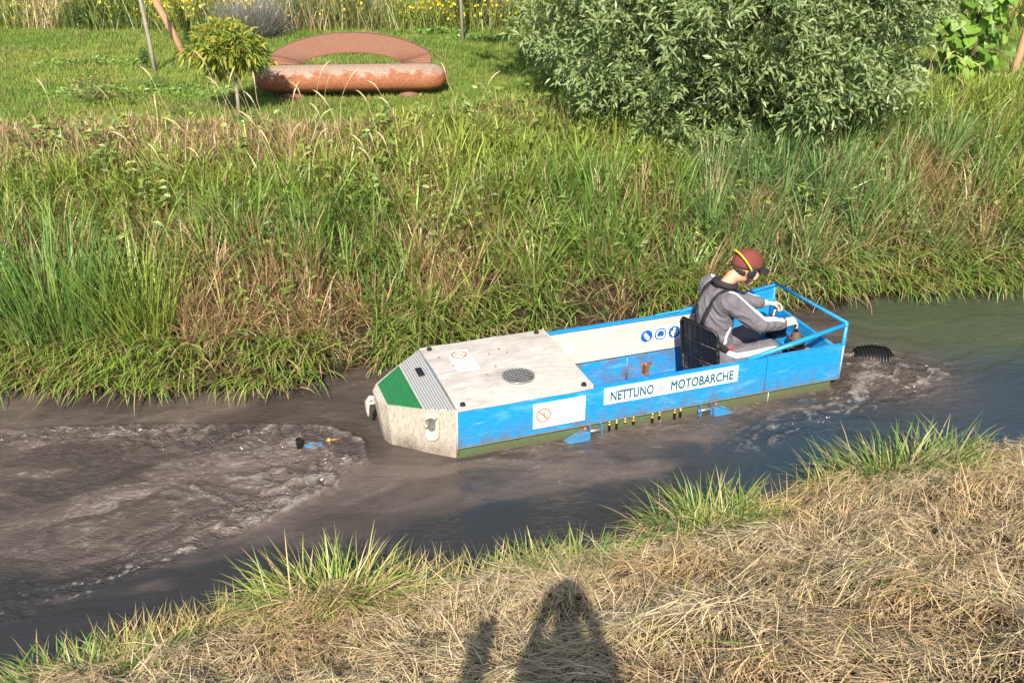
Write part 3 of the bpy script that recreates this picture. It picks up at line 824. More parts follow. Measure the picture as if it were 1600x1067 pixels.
for i, (s, h, lo) in enumerate(((1.20, 0.035, 0.10), (1.26, 0.030, 0.10), (1.33, 0.036, 0.02), (1.40, 0.040, 0.045), (1.56, 0.045, 0.08), (1.62, 0.034, 0.05), (1.75, 0.035, 0.08), (1.80, 0.028, 0.08))):
    hf = tube_o('hose_end', [(s, 0.02, 0.07), (s, 0.02, 0.07 - h - lo)], 0.011, M['rubber'], boat, 8)
    z0 = 0.066 - 0.012
    tube_o('brass_collar', [(s, 0.02, z0), (s, 0.02, z0 - h * 0.45)], 0.0145, M['brass'], hf, 10)
    tube_o('brass_collar', [(s, 0.02, z0 - h * 0.6), (s, 0.02, z0 - h)], 0.0155, M['brass'], hf, 10)
# rusty clamp on the near gunwale
bm = bmesh.new(); box(bm, (1.50, 0.07, 0.36), (1.53, 0.12, 0.44)); box(bm, (1.47, 0.08, 0.44), (1.56, 0.10, 0.455)); tube(bm, [(1.49, 0.09, 0.452), (1.49, 0.10, 0.40), (1.51, 0.10, 0.37)], 0.007, 6); tube(bm, [(1.545, 0.09, 0.452), (1.545, 0.10, 0.40), (1.525, 0.10, 0.37)], 0.007, 6)
obj('clamp', bm, M['rust'], boat)

# ---------------- seat, levers, pedals
def shell(rows, th, name, mat, parent):
    bm = bmesh.new(); nr, nc = len(rows), len(rows[0])
    top = [[bm.verts.new(p) for p in r] for r in rows]
    for i in range(nr - 1):
        for j in range(nc - 1):
            bm.faces.new((top[i][j], top[i][j + 1], top[i + 1][j + 1], top[i + 1][j]))
    me_o = obj(name, bm, mat, parent, smooth=True)
    md = me_o.modifiers.new('thick', 'SOLIDIFY'); md.thickness = th
    return me_o
def seat_pt(v, u):      # v across from near to far, u up
    return Vector((2.265 - 0.12 * v - 0.05 * u - 0.02 * math.sin(v * 3.14), 0.265 + 0.37 * v, 0.06 + 0.45 * u))
bm = bmesh.new()
tube(bm, [seat_pt(0, 0), seat_pt(0, 0.5), seat_pt(0.0, 0.92), seat_pt(0.06, 1.0), seat_pt(0.5, 1.02), seat_pt(0.94, 1.0), seat_pt(1, 0.92), seat_pt(1, 0.5), seat_pt(1, 0), seat_pt(0.5, -0.02), seat_pt(0, 0)], 0.016, 8, False)
seat = obj('seat_back', bm, M['black'], boat, smooth=True)
for k in range(6):
    v0 = 0.05 + k * 0.152
    for u0, u1 in ((0.02, 0.30), (0.335, 0.64), (0.675, 0.98)):
        bm = bmesh.new()
        q = [seat_pt(v0, u0), seat_pt(v0 + 0.128, u0), seat_pt(v0 + 0.128, u1), seat_pt(v0, u1)]
        prism(bm, q, (0.010, 0.004 * (k % 2), 0.0))
        obj('slat', bm, M['black'], seat, bevel=0.003)
for u in (0.317, 0.658):
    tube_o('cross_bar', [seat_pt(0, u), seat_pt(0.5, u), seat_pt(1, u)], 0.010, M['black'], seat)
rows = []
for i in range(7):
    u = i / 6
    rows.append([(2.22 + 0.36 * u, 0.51 + v * 0.21, 0.075 + 0.05 * v * v - 0.03 * math.sin(u * 3.1) + (0.03 * u)) for v in np.linspace(-1, 1, 9)])
shell(rows, 0.014, 'seat_pan', M['black'], boat)
bm = bmesh.new(); box(bm, (2.16, 0.36, -0.158), (2.50, 0.66, 0.045)); obj('seat_box', bm, M['blue_dark'], boat, bevel=0.008)
bm = bmesh.new()
tube(bm, [(3.0, 0.335, -0.158), (3.02, 0.335, 0.20), (3.0, 0.335, 0.37)], [0.07, 0.052, 0.035], 12)
for k in range(7):
    z = 0.10 + k * 0.035
    tube(bm, [(3.015 + 0.062 * math.cos(a), 0.335 + 0.062 * math.sin(a), z) for a in np.linspace(0, 2 * math.pi, 13)], 0.012, 5, False)
obj('lever_boot', bm, worn('brown_boot', (0.10, 0.065, 0.045), (0.04, 0.03, 0.025), 0.7, scale=14), boat, smooth=True)
tube_o('control_lever', [(3.0, 0.335, 0.36), (2.985, 0.335, 0.455)], 0.012, M['black'], boat)
tube_o('control_lever', [(2.90, 0.66, 0.18), (2.98, 0.66, 0.34), (3.005, 0.66, 0.475)], 0.012, M['steel'], boat)
box_o('control_box', (2.93, 0.56, 0.205), (3.07, 0.78, 0.33), M['black'], boat, 0.012)
for (s, t) in ((3.00, 0.17), (3.06, 0.24), (2.86, 0.14)):
    bm = bmesh.new(); bmesh.ops.create_uvsphere(bm, u_segments=10, v_segments=7, radius=0.032, matrix=Matrix.Translation((s, t, 0.235 if s > 2.95 else 0.2)) @ Matrix.Diagonal((1.3, 0.8, 0.8, 1)))
    obj('valve_knob', bm, M['rust'], boat, smooth=True)

# ---------------- weed drum ahead of the bow and the rudder unit astern
bm = bmesh.new()
dc = Vector((3.88, 0.42, -0.10))
ax_d = Vector((0.35, 0.93, 0)).normalized(); ax_u = Vector((0, 0, 1)); ax_f = ax_d.cross(ax_u)
prof = [(-0.20, 0.03), (-0.19, 0.09), (-0.13, 0.125), (0.0, 0.14), (0.13, 0.125), (0.19, 0.09), (0.20, 0.03)]
prof = [(q[0] * 0.9, q[1]) for q in prof]
rings_ = []
for q, r_ in prof:
    rings_.append([bm.verts.new(dc + ax_f * q + (ax_d * math.cos(k * math.pi / 12) + ax_u * math.sin(k * math.pi / 12)) * r_) for k in range(24)])
for a, b_ in zip(rings_[:-1], rings_[1:]):
    for k in range(24):
        bm.faces.new((a[k], a[(k + 1) % 24], b_[(k + 1) % 24], b_[k]))
bm.faces.new(rings_[0]); bm.faces.new(rings_[-1][::-1])
drum = obj('weed_drum', bm, M['rubber'], boat, smooth=True)
for k in range(1, 12):
    q = -0.17 + 0.34 * k / 12
    r_ = float(np.interp(q, [p[0] for p in prof], [p[1] for p in prof])) + 0.006
    bm = bmesh.new(); tube(bm, [dc + ax_f * q + (ax_d * math.cos(a) + ax_u * math.sin(a)) * r_ for a in np.linspace(0, 2 * math.pi, 25)], 0.007, 6, False)
    obj('drum_rib', bm, M['rubber'], drum, smooth=True)
tube_o('drum_arm', [(3.17, 0.5, -0.1), (3.72, 0.47, -0.07)], 0.025, M['green_hull'], boat)
rud = empty('rudder_unit', (-0.19, 0.10, -0.050)); rud.parent = boat; rud.scale = (0.8, 0.8, 0.8)
bm = bmesh.new(); prism(bm, [(-1.06, 0.50, -0.06), (-1.03, 0.50, 0.055), (-0.93, 0.50, 0.062), (-0.86, 0.50, 0.05), (-0.84, 0.50, -0.06)], (0, 0.06, 0)); obj('rudder_cover', bm, M['blue'], rud, bevel=0.008)
bm = bmesh.new(); box(bm, (-1.10, 0.50, -0.06), (-1.05, 0.58, 0.13)); obj('rudder_post', bm, M['rubber'], rud, bevel=0.006)
bm = bmesh.new(); bmesh.ops.create_uvsphere(bm, u_segments=12, v_segments=8, radius=0.03, matrix=Matrix.Translation((-0.80, 0.55, 0.06))); obj('rudder_bearing', bm, M['brass'], rud, smooth=True)
tube_o('rudder_rod', [(-0.78, 0.55, 0.055), (-0.68, 0.56, 0.05)], 0.014, M['rust'], rud)
bm = bmesh.new(); prism(bm, [(-1.14, 0.47, -0.06), (-1.10, 0.47, 0.06), (-1.06, 0.47, -0.06)], (0, 0.03, 0)); obj('rudder_skeg', bm, worn('yellow_green_paint', (0.22, 0.20, 0.03), (0.08, 0.08, 0.03), scale=20), rud)
tube_o('rudder_shaft', [(-0.45, 0.515, -0.15), (-0.9, 0.53, -0.08)], 0.03, M['green_hull'], rud)

# ------------------------------------------------------------------ people
M['skin'] = worn('skin', (0.52, 0.30, 0.20), (0.48, 0.24, 0.16), 0.5, scale=8, fine=0.1, bump=0.05, rough2=0.5)
M['glove'] = worn('pale_work_glove', (0.66, 0.55, 0.44), (0.50, 0.38, 0.28), 0.8, scale=10, fine=0.15)
M['jacket'] = worn('grey_tracksuit', (0.150, 0.140, 0.165), (0.105, 0.098, 0.118), 0.85, scale=7, lo=0.4, hi=0.75, fine=0.2, bump=0.3, rough2=0.9)
M['stripe'] = worn('white_stripe', (0.66, 0.72, 0.84), (0.5, 0.54, 0.62), 0.8, scale=9, fine=0.1)
M['navy'] = plain('dark_strap', (0.018, 0.017, 0.021), 0.8)
M['cap_red'] = worn('red_cap_cloth', (0.17, 0.036, 0.028), (0.08, 0.03, 0.025), 0.85, scale=10, fine=0.2)
M['cap_dark'] = plain('dark_visor', (0.02, 0.018, 0.02), 0.7)
M['yellow'] = plain('yellow_band', (0.72, 0.50, 0.03), 0.5)
M['muff'] = plain('dark_ear_muff', (0.025, 0.027, 0.032), 0.35)
M['boot'] = plain('dark_boot', (0.02, 0.018, 0.015), 0.6)
M['hair'] = plain('dark_hair', (0.03, 0.022, 0.016), 0.8)
M['red'] = plain('red_cloth', (0.45, 0.04, 0.04), 0.8)

def cap_sule(bm, p0, r0, p1, r1, seg=12):
    """tapered capsule: the hull of two spheres"""
    b2 = bmesh.new()
    for p, r_ in ((p0, r0), (p1, r1)):
        rr = r_ if isinstance(r_, (tuple, list)) else (r_, r_, r_)
        bmesh.ops.create_uvsphere(b2, u_segments=seg, v_segments=8, radius=1.0, matrix=Matrix.Translation(Vector(p)) @ Matrix.Diagonal((*rr, 1)))
    res = bmesh.ops.convex_hull(b2, input=b2.verts[:])
    junk = [e for e in res['geom_interior'] if isinstance(e, bmesh.types.BMVert)]
    bmesh.ops.delete(b2, geom=junk, context='VERTS')
    bmesh.ops.recalc_face_normals(b2, faces=b2.faces[:])
    me = bpy.data.meshes.new('tmp'); b2.to_mesh(me); b2.free()
    bm.from_mesh(me); bpy.data.meshes.remove(me)

def ellip(bm, c, r, rot=None):
    b2 = bmesh.new()
    mt = Matrix.Translation(Vector(c)) @ (rot if rot else Matrix()) @ Matrix.Diagonal((*r, 1))
    bmesh.ops.create_uvsphere(b2, u_segments=20, v_segments=14, radius=1.0, matrix=mt)
    me = bpy.data.meshes.new('tmp'); b2.to_mesh(me); b2.free()
    bm.from_mesh(me); bpy.data.meshes.remove(me)

def fused(name, bm, mat, parent, voxel=0.008, smooth_it=4, disp=0.0, seed=0):
    """all the shapes in bm grown together into one continuous skin"""
    me = bpy.data.meshes.new(name); bm.to_mesh(me); bm.free()
    o = bpy.data.objects.new(name, me); COL.objects.link(o)
    md = o.modifiers.new('r', 'REMESH'); md.mode = 'VOXEL'; md.voxel_size = voxel; md.use_smooth_shade = True
    sm = o.modifiers.new('s', 'SMOOTH'); sm.iterations = smooth_it; sm.factor = 0.5
    dg = bpy.context.evaluated_depsgraph_get(); dg.update()
    me2 = bpy.data.meshes.new_from_object(o.evaluated_get(dg))
    bpy.data.objects.remove(o); bpy.data.meshes.remove(me)
    me2.name = name; me2.materials.clear()
    if disp:      # cloth folds
        n = len(me2.vertices); co = np.empty(n * 3, np.float32); no = np.empty(n * 3, np.float32)
        me2.vertices.foreach_get('co', co); me2.vertices.foreach_get('normal', no)
        co = co.reshape(-1, 3); no = no.reshape(-1, 3)
        q = fbm(co[:, 0] * 9 + co[:, 2] * 5, co[:, 1] * 14 - co[:, 2] * 12, seed, 3)
        fold = (1 - np.abs(2 * q - 1)) ** 2 - 0.55
        me2.vertices.foreach_set('co', (co + no * (fold * disp)[:, None]).ravel())
        me2.update()
    return link(name, me2, mat, parent, smooth=True)

def ribbon(name, target, pts, width, dirs, mat, parent, lift=0.004):
    """a strip of cloth laid on a body: points pushed onto the target from outside"""
    me = target.data
    bvh = BVHTree.FromPolygons([v.co for v in me.vertices], [p.vertices for p in me.polygons])
    P = []
    for i in range(len(pts) - 1):
        for k in range(6):
            P.append((Vector(pts[i]).lerp(Vector(pts[i + 1]), k / 6), Vector(dirs[i]).lerp(Vector(dirs[i + 1]), k / 6).normalized()))
    P.append((Vector(pts[-1]), Vector(dirs[-1]).normalized()))
    bm = bmesh.new(); rows = []
    for i, (p, d) in enumerate(P):
        tan = (P[min(i + 1, len(P) - 1)][0] - P[max(i - 1, 0)][0]).normalized()
        sd = tan.cross(d).normalized()
        row = []
        for q in (-0.5, 0, 0.5):
            o_ = p + sd * width * q + d * 0.25
            hit = bvh.ray_cast(o_, -d, 0.6)
            if hit[0] is None:
                hit = bvh.find_nearest(p + sd * width * q)
            row.append(bm.verts.new(hit[0] + d * lift))
        rows.append(row)
    for a, c in zip(rows[:-1], rows[1:]):
        for j in range(2):
            bm.faces.new((a[j], a[j + 1], c[j + 1], c[j]))
    o = obj(name, bm, mat, parent, smooth=True)
    md = o.modifiers.new('thick', 'SOLIDIFY'); md.thickness = 0.003; md.offset = 0
    return o

def hand(bm, wrist, d, side, palm_n, curl=1.0):
    """palm, four bent fingers, thumb; d along the hand, side towards the thumb, palm_n out of the palm"""
    wrist = Vector(wrist); d = Vector(d).normalized(); n = Vector(palm_n).normalized(); sd = Vector(side).normalized()
    kn = wrist + d * 0.088
    for q in (-0.028, -0.01, 0.01, 0.028):
        cap_sule(bm, wrist + sd * q * 0.7 + d * 0.01, 0.017, kn + sd * q, 0.0135, 8)
    for q, ln in ((0.031, 0.040), (0.0105, 0.044), (-0.0105, 0.041), (-0.031, 0.033)):
        a = kn + sd * q
        ang = [0.7 * curl, 1.5 * curl, 2.3 * curl]
        p = a
        for k, an in enumerate(ang):
            e = p + (d * math.cos(an) + n * math.sin(an)) * ln * (1, 0.72, 0.6)[k]
            cap_sule(bm, p, 0.0105 - 0.001 * k, e, 0.0098 - 0.001 * k, 8)
            p = e
    t0 = wrist + d * 0.03 + sd * 0.028
    t1 = t0 + (d * 0.7 + sd * 0.6 + n * 0.35).normalized() * 0.042
    t2 = t1 + (d * 0.75 - sd * 0.1 + n * 0.75).normalized() * 0.034
    cap_sule(bm, t0, 0.016, t1, 0.0125, 8); cap_sule(bm, t1, 0.0125, t2, 0.010, 8)

man = empty('person', (BO[0], BO[1], 0), BA)
tag(man, 'person in grey tracksuit and red cap seated at the levers of the boat', 'person')
J = dict(pelvis=(2.37, .51, .225), waist=(2.325, .51, .40), chest=(2.325, .51, .60), upper=(2.355, .51, .715), neck=(2.40, .51, .80), nape=(2.455, .51, .865), head=(2.575, .505, .912),
         shN=(2.335, .325, .735), elN=(2.585, .255, .535), wrN=(2.865, .325, .470), shF=(2.365, .695, .735), elF=(2.63, .755, .56), wrF=(2.885, .675, .495),
         hipN=(2.40, .415, .185), knN=(2.775, .345, .245), anN=(2.87, .36, -.075), hipF=(2.40, .605, .185), knF=(2.775, .675, .245), anF=(2.87, .655, -.075))
bm = bmesh.new()
cap_sule(bm, J['pelvis'], (.12, .15, .095), J['waist'], (.10, .14, .10)); cap_sule(bm, J['waist'], (.10, .14, .10), J['chest'], (.11, .155, .12)); cap_sule(bm, J['chest'], (.11, .155, .12), J['upper'], (.085, .15, .07))
cap_sule(bm, J['upper'], (.06, .10, .05), J['neck'], .055); cap_sule(bm, J['neck'], .056, J['nape'], .053)
for s in 'NF':
    cap_sule(bm, J['sh' + s], .055, J['el' + s], .042); cap_sule(bm, J['el' + s], .042, J['wr' + s], .028)
    cap_sule(bm, J['hip' + s], .078, J['kn' + s], .056); cap_sule(bm, J['kn' + s], .054, J['an' + s], .036)
    cap_sule(bm, J['an' + s], .036, (J['an' + s][0] + .13, J['an' + s][1], -.125), .03)
# head: skull, face, nose, brow, lips, chin, ears, tilted a little down
hx = Vector(J['head']); ht = Matrix.Translation(hx) @ Matrix.Rotation(R(14), 4, 'Y') @ Matrix.Scale(1.16, 4)
def hp(x, y, z): return ht @ Vector((x, y, z))
ellip(bm, hp(-0.012, 0, 0.03), (.113, .090, .113), Matrix.Rotation(R(14), 4, 'Y'))
cap_sule(bm, hp(0.035, 0, 0.0), (.06, .060, .06), hp(0.052, 0, -0.085), (.035, .036, .030))
cap_sule(bm, hp(-0.01, 0, -0.04), .06, J['nape'], .053)
cap_sule(bm, hp(0.098, 0, 0.018), .010, hp(0.120, 0, -0.022), .0145, 8)        # nose
for q in (-1, 1):
    cap_sule(bm, hp(0.083, q * 0.012, 0.028), .013, hp(0.075, q * 0.045, 0.026), .011, 8)   # brow
    ellip(bm, hp(-0.012, q * 0.079, -0.005), (.022, .010, .032))
    cap_sule(bm, hp(0.075, q * 0.035, -0.022), .018, hp(0.06, q * 0.04, -0.05), .016, 8)     # cheek
cap_sule(bm, hp(0.092, -0.018, -0.052), .0085, hp(0.092, 0.018, -0.052), .0085, 8)
cap_sule(bm, hp(0.088, -0.014, -0.066), .0085, hp(0.088, 0.014, -0.066), .0085, 8)
body = fused('body', bm, M['skin'], man, 0.0075, 3)
for q in (-1, 1):
    bm = bmesh.new(); ellip(bm, hp(0.081, q * 0.030, 0.006), (.008, .012, .007)); obj('eye', bm, M['hair'], body, smooth=True)
# gloved hands closed round the levers
for s, sd, pn in (('N', (0.1, 0.9, 0.35), (0.1, 0.2, -1)), ('F', (0.1, -0.9, 0.35), (0.1, -0.2, -1))):
    bm = bmesh.new()
    w_ = Vector(J['wr' + s]); e_ = Vector(J['el' + s])
    dd = (w_ - e_).normalized() + Vector((0.45, 0, 0.28))
    hand(bm, w_ + Vector((0.008, 0, 0)), dd, sd, pn, 0.85)
    cap_sule(bm, w_ - (w_ - e_).normalized() * 0.03, .031, w_ + Vector((0.02, 0, 0.005)), .027)
    fused('glove', bm, M['glove'], man, 0.005, 2)
    bm = bmesh.new(); k_ = w_ + Vector((-0.01, 0, 0))
    dd = (w_ - e_).normalized(); a_ = dd.orthogonal().normalized(); b_ = dd.cross(a_)
    tube(bm, [k_ + (a_ * math.cos(q) + b_ * math.sin(q)) * 0.034 for q in np.linspace(0, 2 * math.pi, 15)], 0.007, 6, False)
    obj('wrist_band', bm, M['cap_red'], man, smooth=True)
# jacket
bm = bmesh.new()
cap_sule(bm, (2.365, .51, .30), (.135, .168, .07), J['waist'], (.135, .172, .10)); cap_sule(bm, J['waist'], (.135, .172, .10), J['chest'], (.145, .185, .13)); cap_sule(bm, J['chest'], (.14, .185, .13), J['upper'], (.105, .17, .078))
cap_sule(bm, J['upper'], (.08, .14, .06), (J['neck'][0] - .005, .51, J['neck'][2] - .015), (.07, .075, .04))
for s in 'NF':
    sh, el, wr = Vector(J['sh' + s]), Vector(J['el' + s]), Vector(J['wr' + s])
    cap_sule(bm, Vector(J['chest']).lerp(sh, .6), .10, sh, .080); cap_sule(bm, sh, .080, el, .066); cap_sule(bm, el, .066, el.lerp(wr, .80), .050); cap_sule(bm, el.lerp(wr, .80), .050, el.lerp(wr, .92), .038)
jacket = fused('jacket', bm, M['jacket'], man, 0.008, 4, 0.016, 4)
# trousers
bm = bmesh.new()
cap_sule(bm, (2.37, .51, .20), (.13, .17, .10), (2.36, .51, .30), (.125, .16, .06))
for s in 'NF':
    h, k, a = Vector(J['hip' + s]), Vector(J['kn' + s]), Vector(J['an' + s])
    cap_sule(bm, h, .098, k, .078); cap_sule(bm, k, .080, a + Vector((0, 0, 0.03)), .062)
trous = fused('trousers', bm, M['jacket'], man, 0.008, 4, 0.013, 11)
for s in 'NF':
    bm = bmesh.new(); a = Vector(J['an' + s])
    cap_sule(bm, a + Vector((-.02, 0, .04)), .048, a + Vector((-.02, 0, -.03)), .05); cap_sule(bm, a + Vector((-.03, 0, -.035)), .045, a + Vector((.14, 0, -.045)), .038)
    fused('boot', bm, M['boot'], man, 0.008, 3)
# stripes: sleeves, trouser legs, jacket side
up = (0.1, -0.45, 0.9)
ribbon('sleeve_stripe', jacket, [(2.40, .44, .80), (2.35, .35, .80), (2.42, .30, .73), J['elN'], (2.72, .29, .505), (2.83, .315, .478)], 0.046, [(0, -.3, 1), (0, -.5, .9), (0.3, -.55, .8), (.35, -.5, .85), (.2, -.4, .9), (.2, -.4, .9)], M['stripe'], man)
ribbon('sleeve_stripe', jacket, [(2.41, .58, .80), (2.38, .67, .80), (2.45, .72, .73), J['elF'], (2.76, .715, .53), (2.85, .685, .50)], 0.036, [(0, .3, 1), (0, .5, .9), (.3, .5, .8), (.35, .5, .85), (.2, .4, .9), (.2, .4, .9)], M['stripe'], man)
ribbon('leg_stripe', trous, [(2.38, .36, .27), (2.45, .34, .235), (2.58, .31, .25), (2.72, .29, .27), (2.79, .285, .27)], 0.042, [(-.1, -1, .45), (-.05, -1, .6), (0, -1, .8), (0, -1, .8), (.2, -1, .6)], M['stripe'], man)
ribbon('leg_stripe', trous, [(2.79, .28, .24), (2.81, .285, .17), (2.83, .30, .08), (2.85, .30, 0)], 0.034, [(.2, -1, .2), (.2, -1, .1), (.2, -1, 0), (.2, -1, 0)], M['stripe'], man)
ribbon('side_stripe', jacket, [(2.385, .34, .50), (2.345, .34, .42), (2.34, .345, .35)], 0.032, [(.1, -1, .1), (0, -1, .1), (0, -1, 0)], M['stripe'], man)
ribbon('red_hem', jacket, [(2.34, .34, .305), (2.42, .345, .30), (2.48, .38, .30)], 0.03, [(0, -1, 0), (.2, -1, 0), (.6, -.8, 0)], M['red'], man)
# shoulder straps of a vest: over the shoulder, down the back, round the waist
ribbon('vest_strap', jacket, [(2.44, .42, .74), (2.37, .41, .82), (2.29, .41, .78), (2.20, .42, .64), (2.19, .45, .52)], 0.040, [(.8, -.1, .6), (.1, -.2, 1), (-.6, -.2, .8), (-1, -.15, .3), (-1, -.2, 0)], M['navy'], man, 0.008)
ribbon('vest_strap', jacket, [(2.44, .60, .74), (2.38, .61, .82), (2.29, .61, .78), (2.20, .59, .64), (2.19, .56, .52)], 0.040, [(.8, .1, .6), (.1, .2, 1), (-.6, .2, .8), (-1, .1, .3), (-1, .1, 0)], M['navy'], man, 0.008)
ribbon('vest_strap', jacket, [(2.19, .46, .53), (2.22, .39, .44), (2.31, .34, .345), (2.37, .34, .29)], 0.05, [(-1, -.2, 0), (-.8, -.7, 0), (-.2, -1, 0), (0, -1, 0)], M['navy'], man, 0.008)
ribbon('vest_strap', jacket, [(2.185, .57, .53), (2.18, .55, .44), (2.19, .53, .34)], 0.05, [(-1, .1, 0), (-1, .1, 0), (-1, 0, 0)], M['navy'], man, 0.008)
bm = bmesh.new()
tube(bm, [(2.395 + .082 * math.cos(a), .51 + .086 * math.sin(a), .815 + .022 * -math.cos(a)) for a in np.linspace(0.35, 2 * math.pi - 0.35, 22)], 0.026, 8)
obj('collar', bm, M['navy'], man, smooth=True)
# cap, visor, ear muffs with a yellow head band, hair
bm = bmesh.new()
bmesh.ops.create_uvsphere(bm, u_segments=28, v_segments=18, radius=1.0, matrix=ht @ Matrix.Translation((-0.010, 0, 0.042)) @ Matrix.Diagonal((.112, .092, .105, 1)))
bmesh.ops.bisect_plane(bm, geom=bm.verts[:] + bm.edges[:] + bm.faces[:], plane_co=hp(0, 0, 0.026), plane_no=(ht.to_3x3() @ Vector((-0.12, 0, 1))), clear_inner=True)
capo = obj('cap', bm, M['cap_red'], man, smooth=True)
md = capo.modifiers.new('thick', 'SOLIDIFY'); md.thickness = 0.004
bm = bmesh.new(); tube(bm, [hp(-0.01 + .112 * math.cos(a), .092 * math.sin(a), 0.032 + 0.012 * math.cos(a)) for a in np.linspace(0, 2 * math.pi, 31)], 0.006, 6, False)
obj('cap_band', bm, M['cap_dark'], capo, smooth=True)
rows = []
for i in range(6):
    u = i / 5
    rows.append([hp(-0.01 + (.108 + .085 * u) * math.cos(a) * (1.0), (.090 + .004 * u) * math.sin(a), 0.036 - 0.02 * u - 0.018 * (a * 1.2) ** 2 * (0.4 + u * .3)) for a in np.linspace(-0.95, 0.95, 13)])
shell(rows, 0.005, 'visor', M['cap_dark'], capo)
bm = bmesh.new(); ellip(bm, hp(-0.035, 0, 0.005), (.080, .079, .075)); obj('hair', bm, M['hair'], man, smooth=True)
em = empty('ear_defenders'); em.parent = man
for q in (-1, 1):
    bm = bmesh.new(); ellip(bm, hp(-0.022, q * 0.102, 0.006), (.036, .022, .046)); obj('ear_muff', bm, M['muff'], em, smooth=True)
bm = bmesh.new(); tube(bm, [hp(-0.03 - .095 * math.sin(a), .110 * math.cos(a), 0.02 + .096 * math.sin(a)) for a in np.linspace(0.05, math.pi - 0.05, 25)], 0.008, 8)
obj('head_band', bm, M['yellow'], em, smooth=True)

# the one who takes the picture stands on the bank behind the camera; the shadow lies on the cut grass
pz_ = float(ground_z(np.array([0.0]), np.array([-0.4]))[0])
ph = empty('person', (0.02, -0.30, pz_), 0)
tag(ph, 'person standing behind the camera, known by the shadow on the cut straw', 'person')
bm = bmesh.new(); h0 = 4.06 - pz_
sc_ = h0 / 1.62
def q_(x, y, z): return (x * sc_, y * sc_, z * sc_)
cap_sule(bm, q_(0, 0, .95), (.18, .12, .12), q_(0, 0, 1.15), (.17, .11, .1)); cap_sule(bm, q_(0, 0, 1.15), (.17, .11, .1), q_(0, 0, 1.38), (.17, .105, .08)); cap_sule(bm, q_(0, 0, 1.42), (.09, .06, .04), q_(0, .01, 1.53), .055)
ellip(bm, q_(0, .02, 1.63), (.08, .1, .125)); ellip(bm, q_(0, .12, 1.61), (.016, .02, .025))
for s in (-1, 1):
    cap_sule(bm, q_(s * .10, 0, .92), .095, q_(s * .11, .02, .5), .065); cap_sule(bm, q_(s * .11, .02, .5), .062, q_(s * .12, 0, .09), .045); cap_sule(bm, q_(s * .12, 0, .05), .045, q_(s * .13, .15, .035), .035)
for s in (-1, 1):
    cap_sule(bm, q_(s * .14, 0, 1.40), .055, q_(s * .155, .06, 1.20), .048); cap_sule(bm, q_(s * .155, .06, 1.20), .046, q_(s * .115, .13, 1.44), .034)
    hand(bm, q_(s * .115, .13, 1.44), (-s * .35, .05, 1), (-s, 0.2, 0), (0, 1, 0), .45)
fused('body', bm, plain('dark_clothes', (0.04, 0.042, 0.05), 0.85), ph, 0.012, 4)
bm = bmesh.new(); box(bm, (-0.05, -0.05, -0.3), (0.05, 0.05, 3.92 - pz_)); post = obj('added_shadow_post', bm, worn('added_post_wood', (0.22, 0.16, 0.11), (0.12, 0.09, 0.06), 0.9, scale=9, stretch=(1, 1, 0.2)), None, bevel=0.008)  # post added out of view to cast a narrow shadow of unknown cause
post.location = (-0.36, -0.28, pz_); tag(post, 'unseen post added left of the camera to cast the narrow shadow on the straw', 'post')
# ------------------------------------------------------------------ plants: blades and leaves
M['grass'] = leafy('grass_blades', 0.26, 0.42, 0.55)
M['straw'] = leafy('dry_stalks', 0.15, 0.6, 0.35)
M['lawn'] = leafy('lawn_blades', 0.30, 0.6, 0.2)
M['willow_leaf'] = leafy('willow_leaves', 0.22, 0.42, 0.5, back=(0.22, 0.30, 0.13))
M['leaf'] = leafy('leaves', 0.35, 0.45, 0.45)
M['bark'] = worn('bark', (0.13, 0.095, 0.065), (0.06, 0.045, 0.032), 0.9, scale=18, stretch=(1, 1, 0.25), fine=0.6, bump=0.6)
M['bark_pale'] = worn('pale_bark', (0.34, 0.30, 0.24), (0.16, 0.13, 0.10), 0.9, scale=14, stretch=(1, 1, 0.3), fine=0.5, bump=0.4)
M['wood'] = worn('weathered_wood', (0.46, 0.27, 0.16), (0.28, 0.17, 0.11), 0.85, scale=9, stretch=(1, 1, 0.15), fine=0.5, bump=0.4)

def blades(P, L, Wd, az, lean, curl, c0, c1, nseg=3, wob=0.0, taper=1.0):
    """arrays of bent grass blades -> vertices, triangles, colours"""
    P = np.asarray(P, float); N = len(P)
    L = np.broadcast_to(L, N); Wd = np.broadcast_to(Wd, N); az = np.broadcast_to(az, N); lean = np.broadcast_to(lean, N); curl = np.broadcast_to(curl, N)
    tw = RNG.normal(0, 0.6, N)
    sd = np.stack([-np.sin(az + tw), np.cos(az + tw), RNG.normal(0, 0.15, N)], 1)
    nv = 2 * nseg + 1
    V = np.empty((N, nv, 3)); C = np.empty((N, nv, 3))
    p = P.copy()
    for k in range(nseg + 1):
        u = k / nseg
        if k < nseg:
            w_ = (Wd * (1 - 0.75 * u ** 1.6 * taper) * (0.75 + 0.25 * min(1, u * 3)))[:, None] * 0.5
            V[:, 2 * k] = p - sd * w_; V[:, 2 * k + 1] = p + sd * w_
            C[:, 2 * k] = C[:, 2 * k + 1] = c0 + (c1 - c0) * min(1, u * 1.4)
        else:
            V[:, 2 * nseg] = p; C[:, 2 * nseg] = c1
        th = lean + curl * ((k + 0.5) / nseg)
        a2 = az + (RNG.normal(0, wob, N) if wob else 0)
        p = p + (L / nseg)[:, None] * np.stack([np.sin(th) * np.cos(a2), np.sin(th) * np.sin(a2), np.cos(th)], 1)
    f = []
    for k in range(nseg - 1):
        a = 2 * k; f += [(a, a + 1, a + 3), (a, a + 3, a + 2)]
    a = 2 * (nseg - 1); f.append((a, a + 1, a + 2))
    F = (np.array(f)[None] + (np.arange(N) * nv)[:, None, None]).reshape(-1, 3)
    return V.reshape(-1, 3), F, C.reshape(-1, 3)

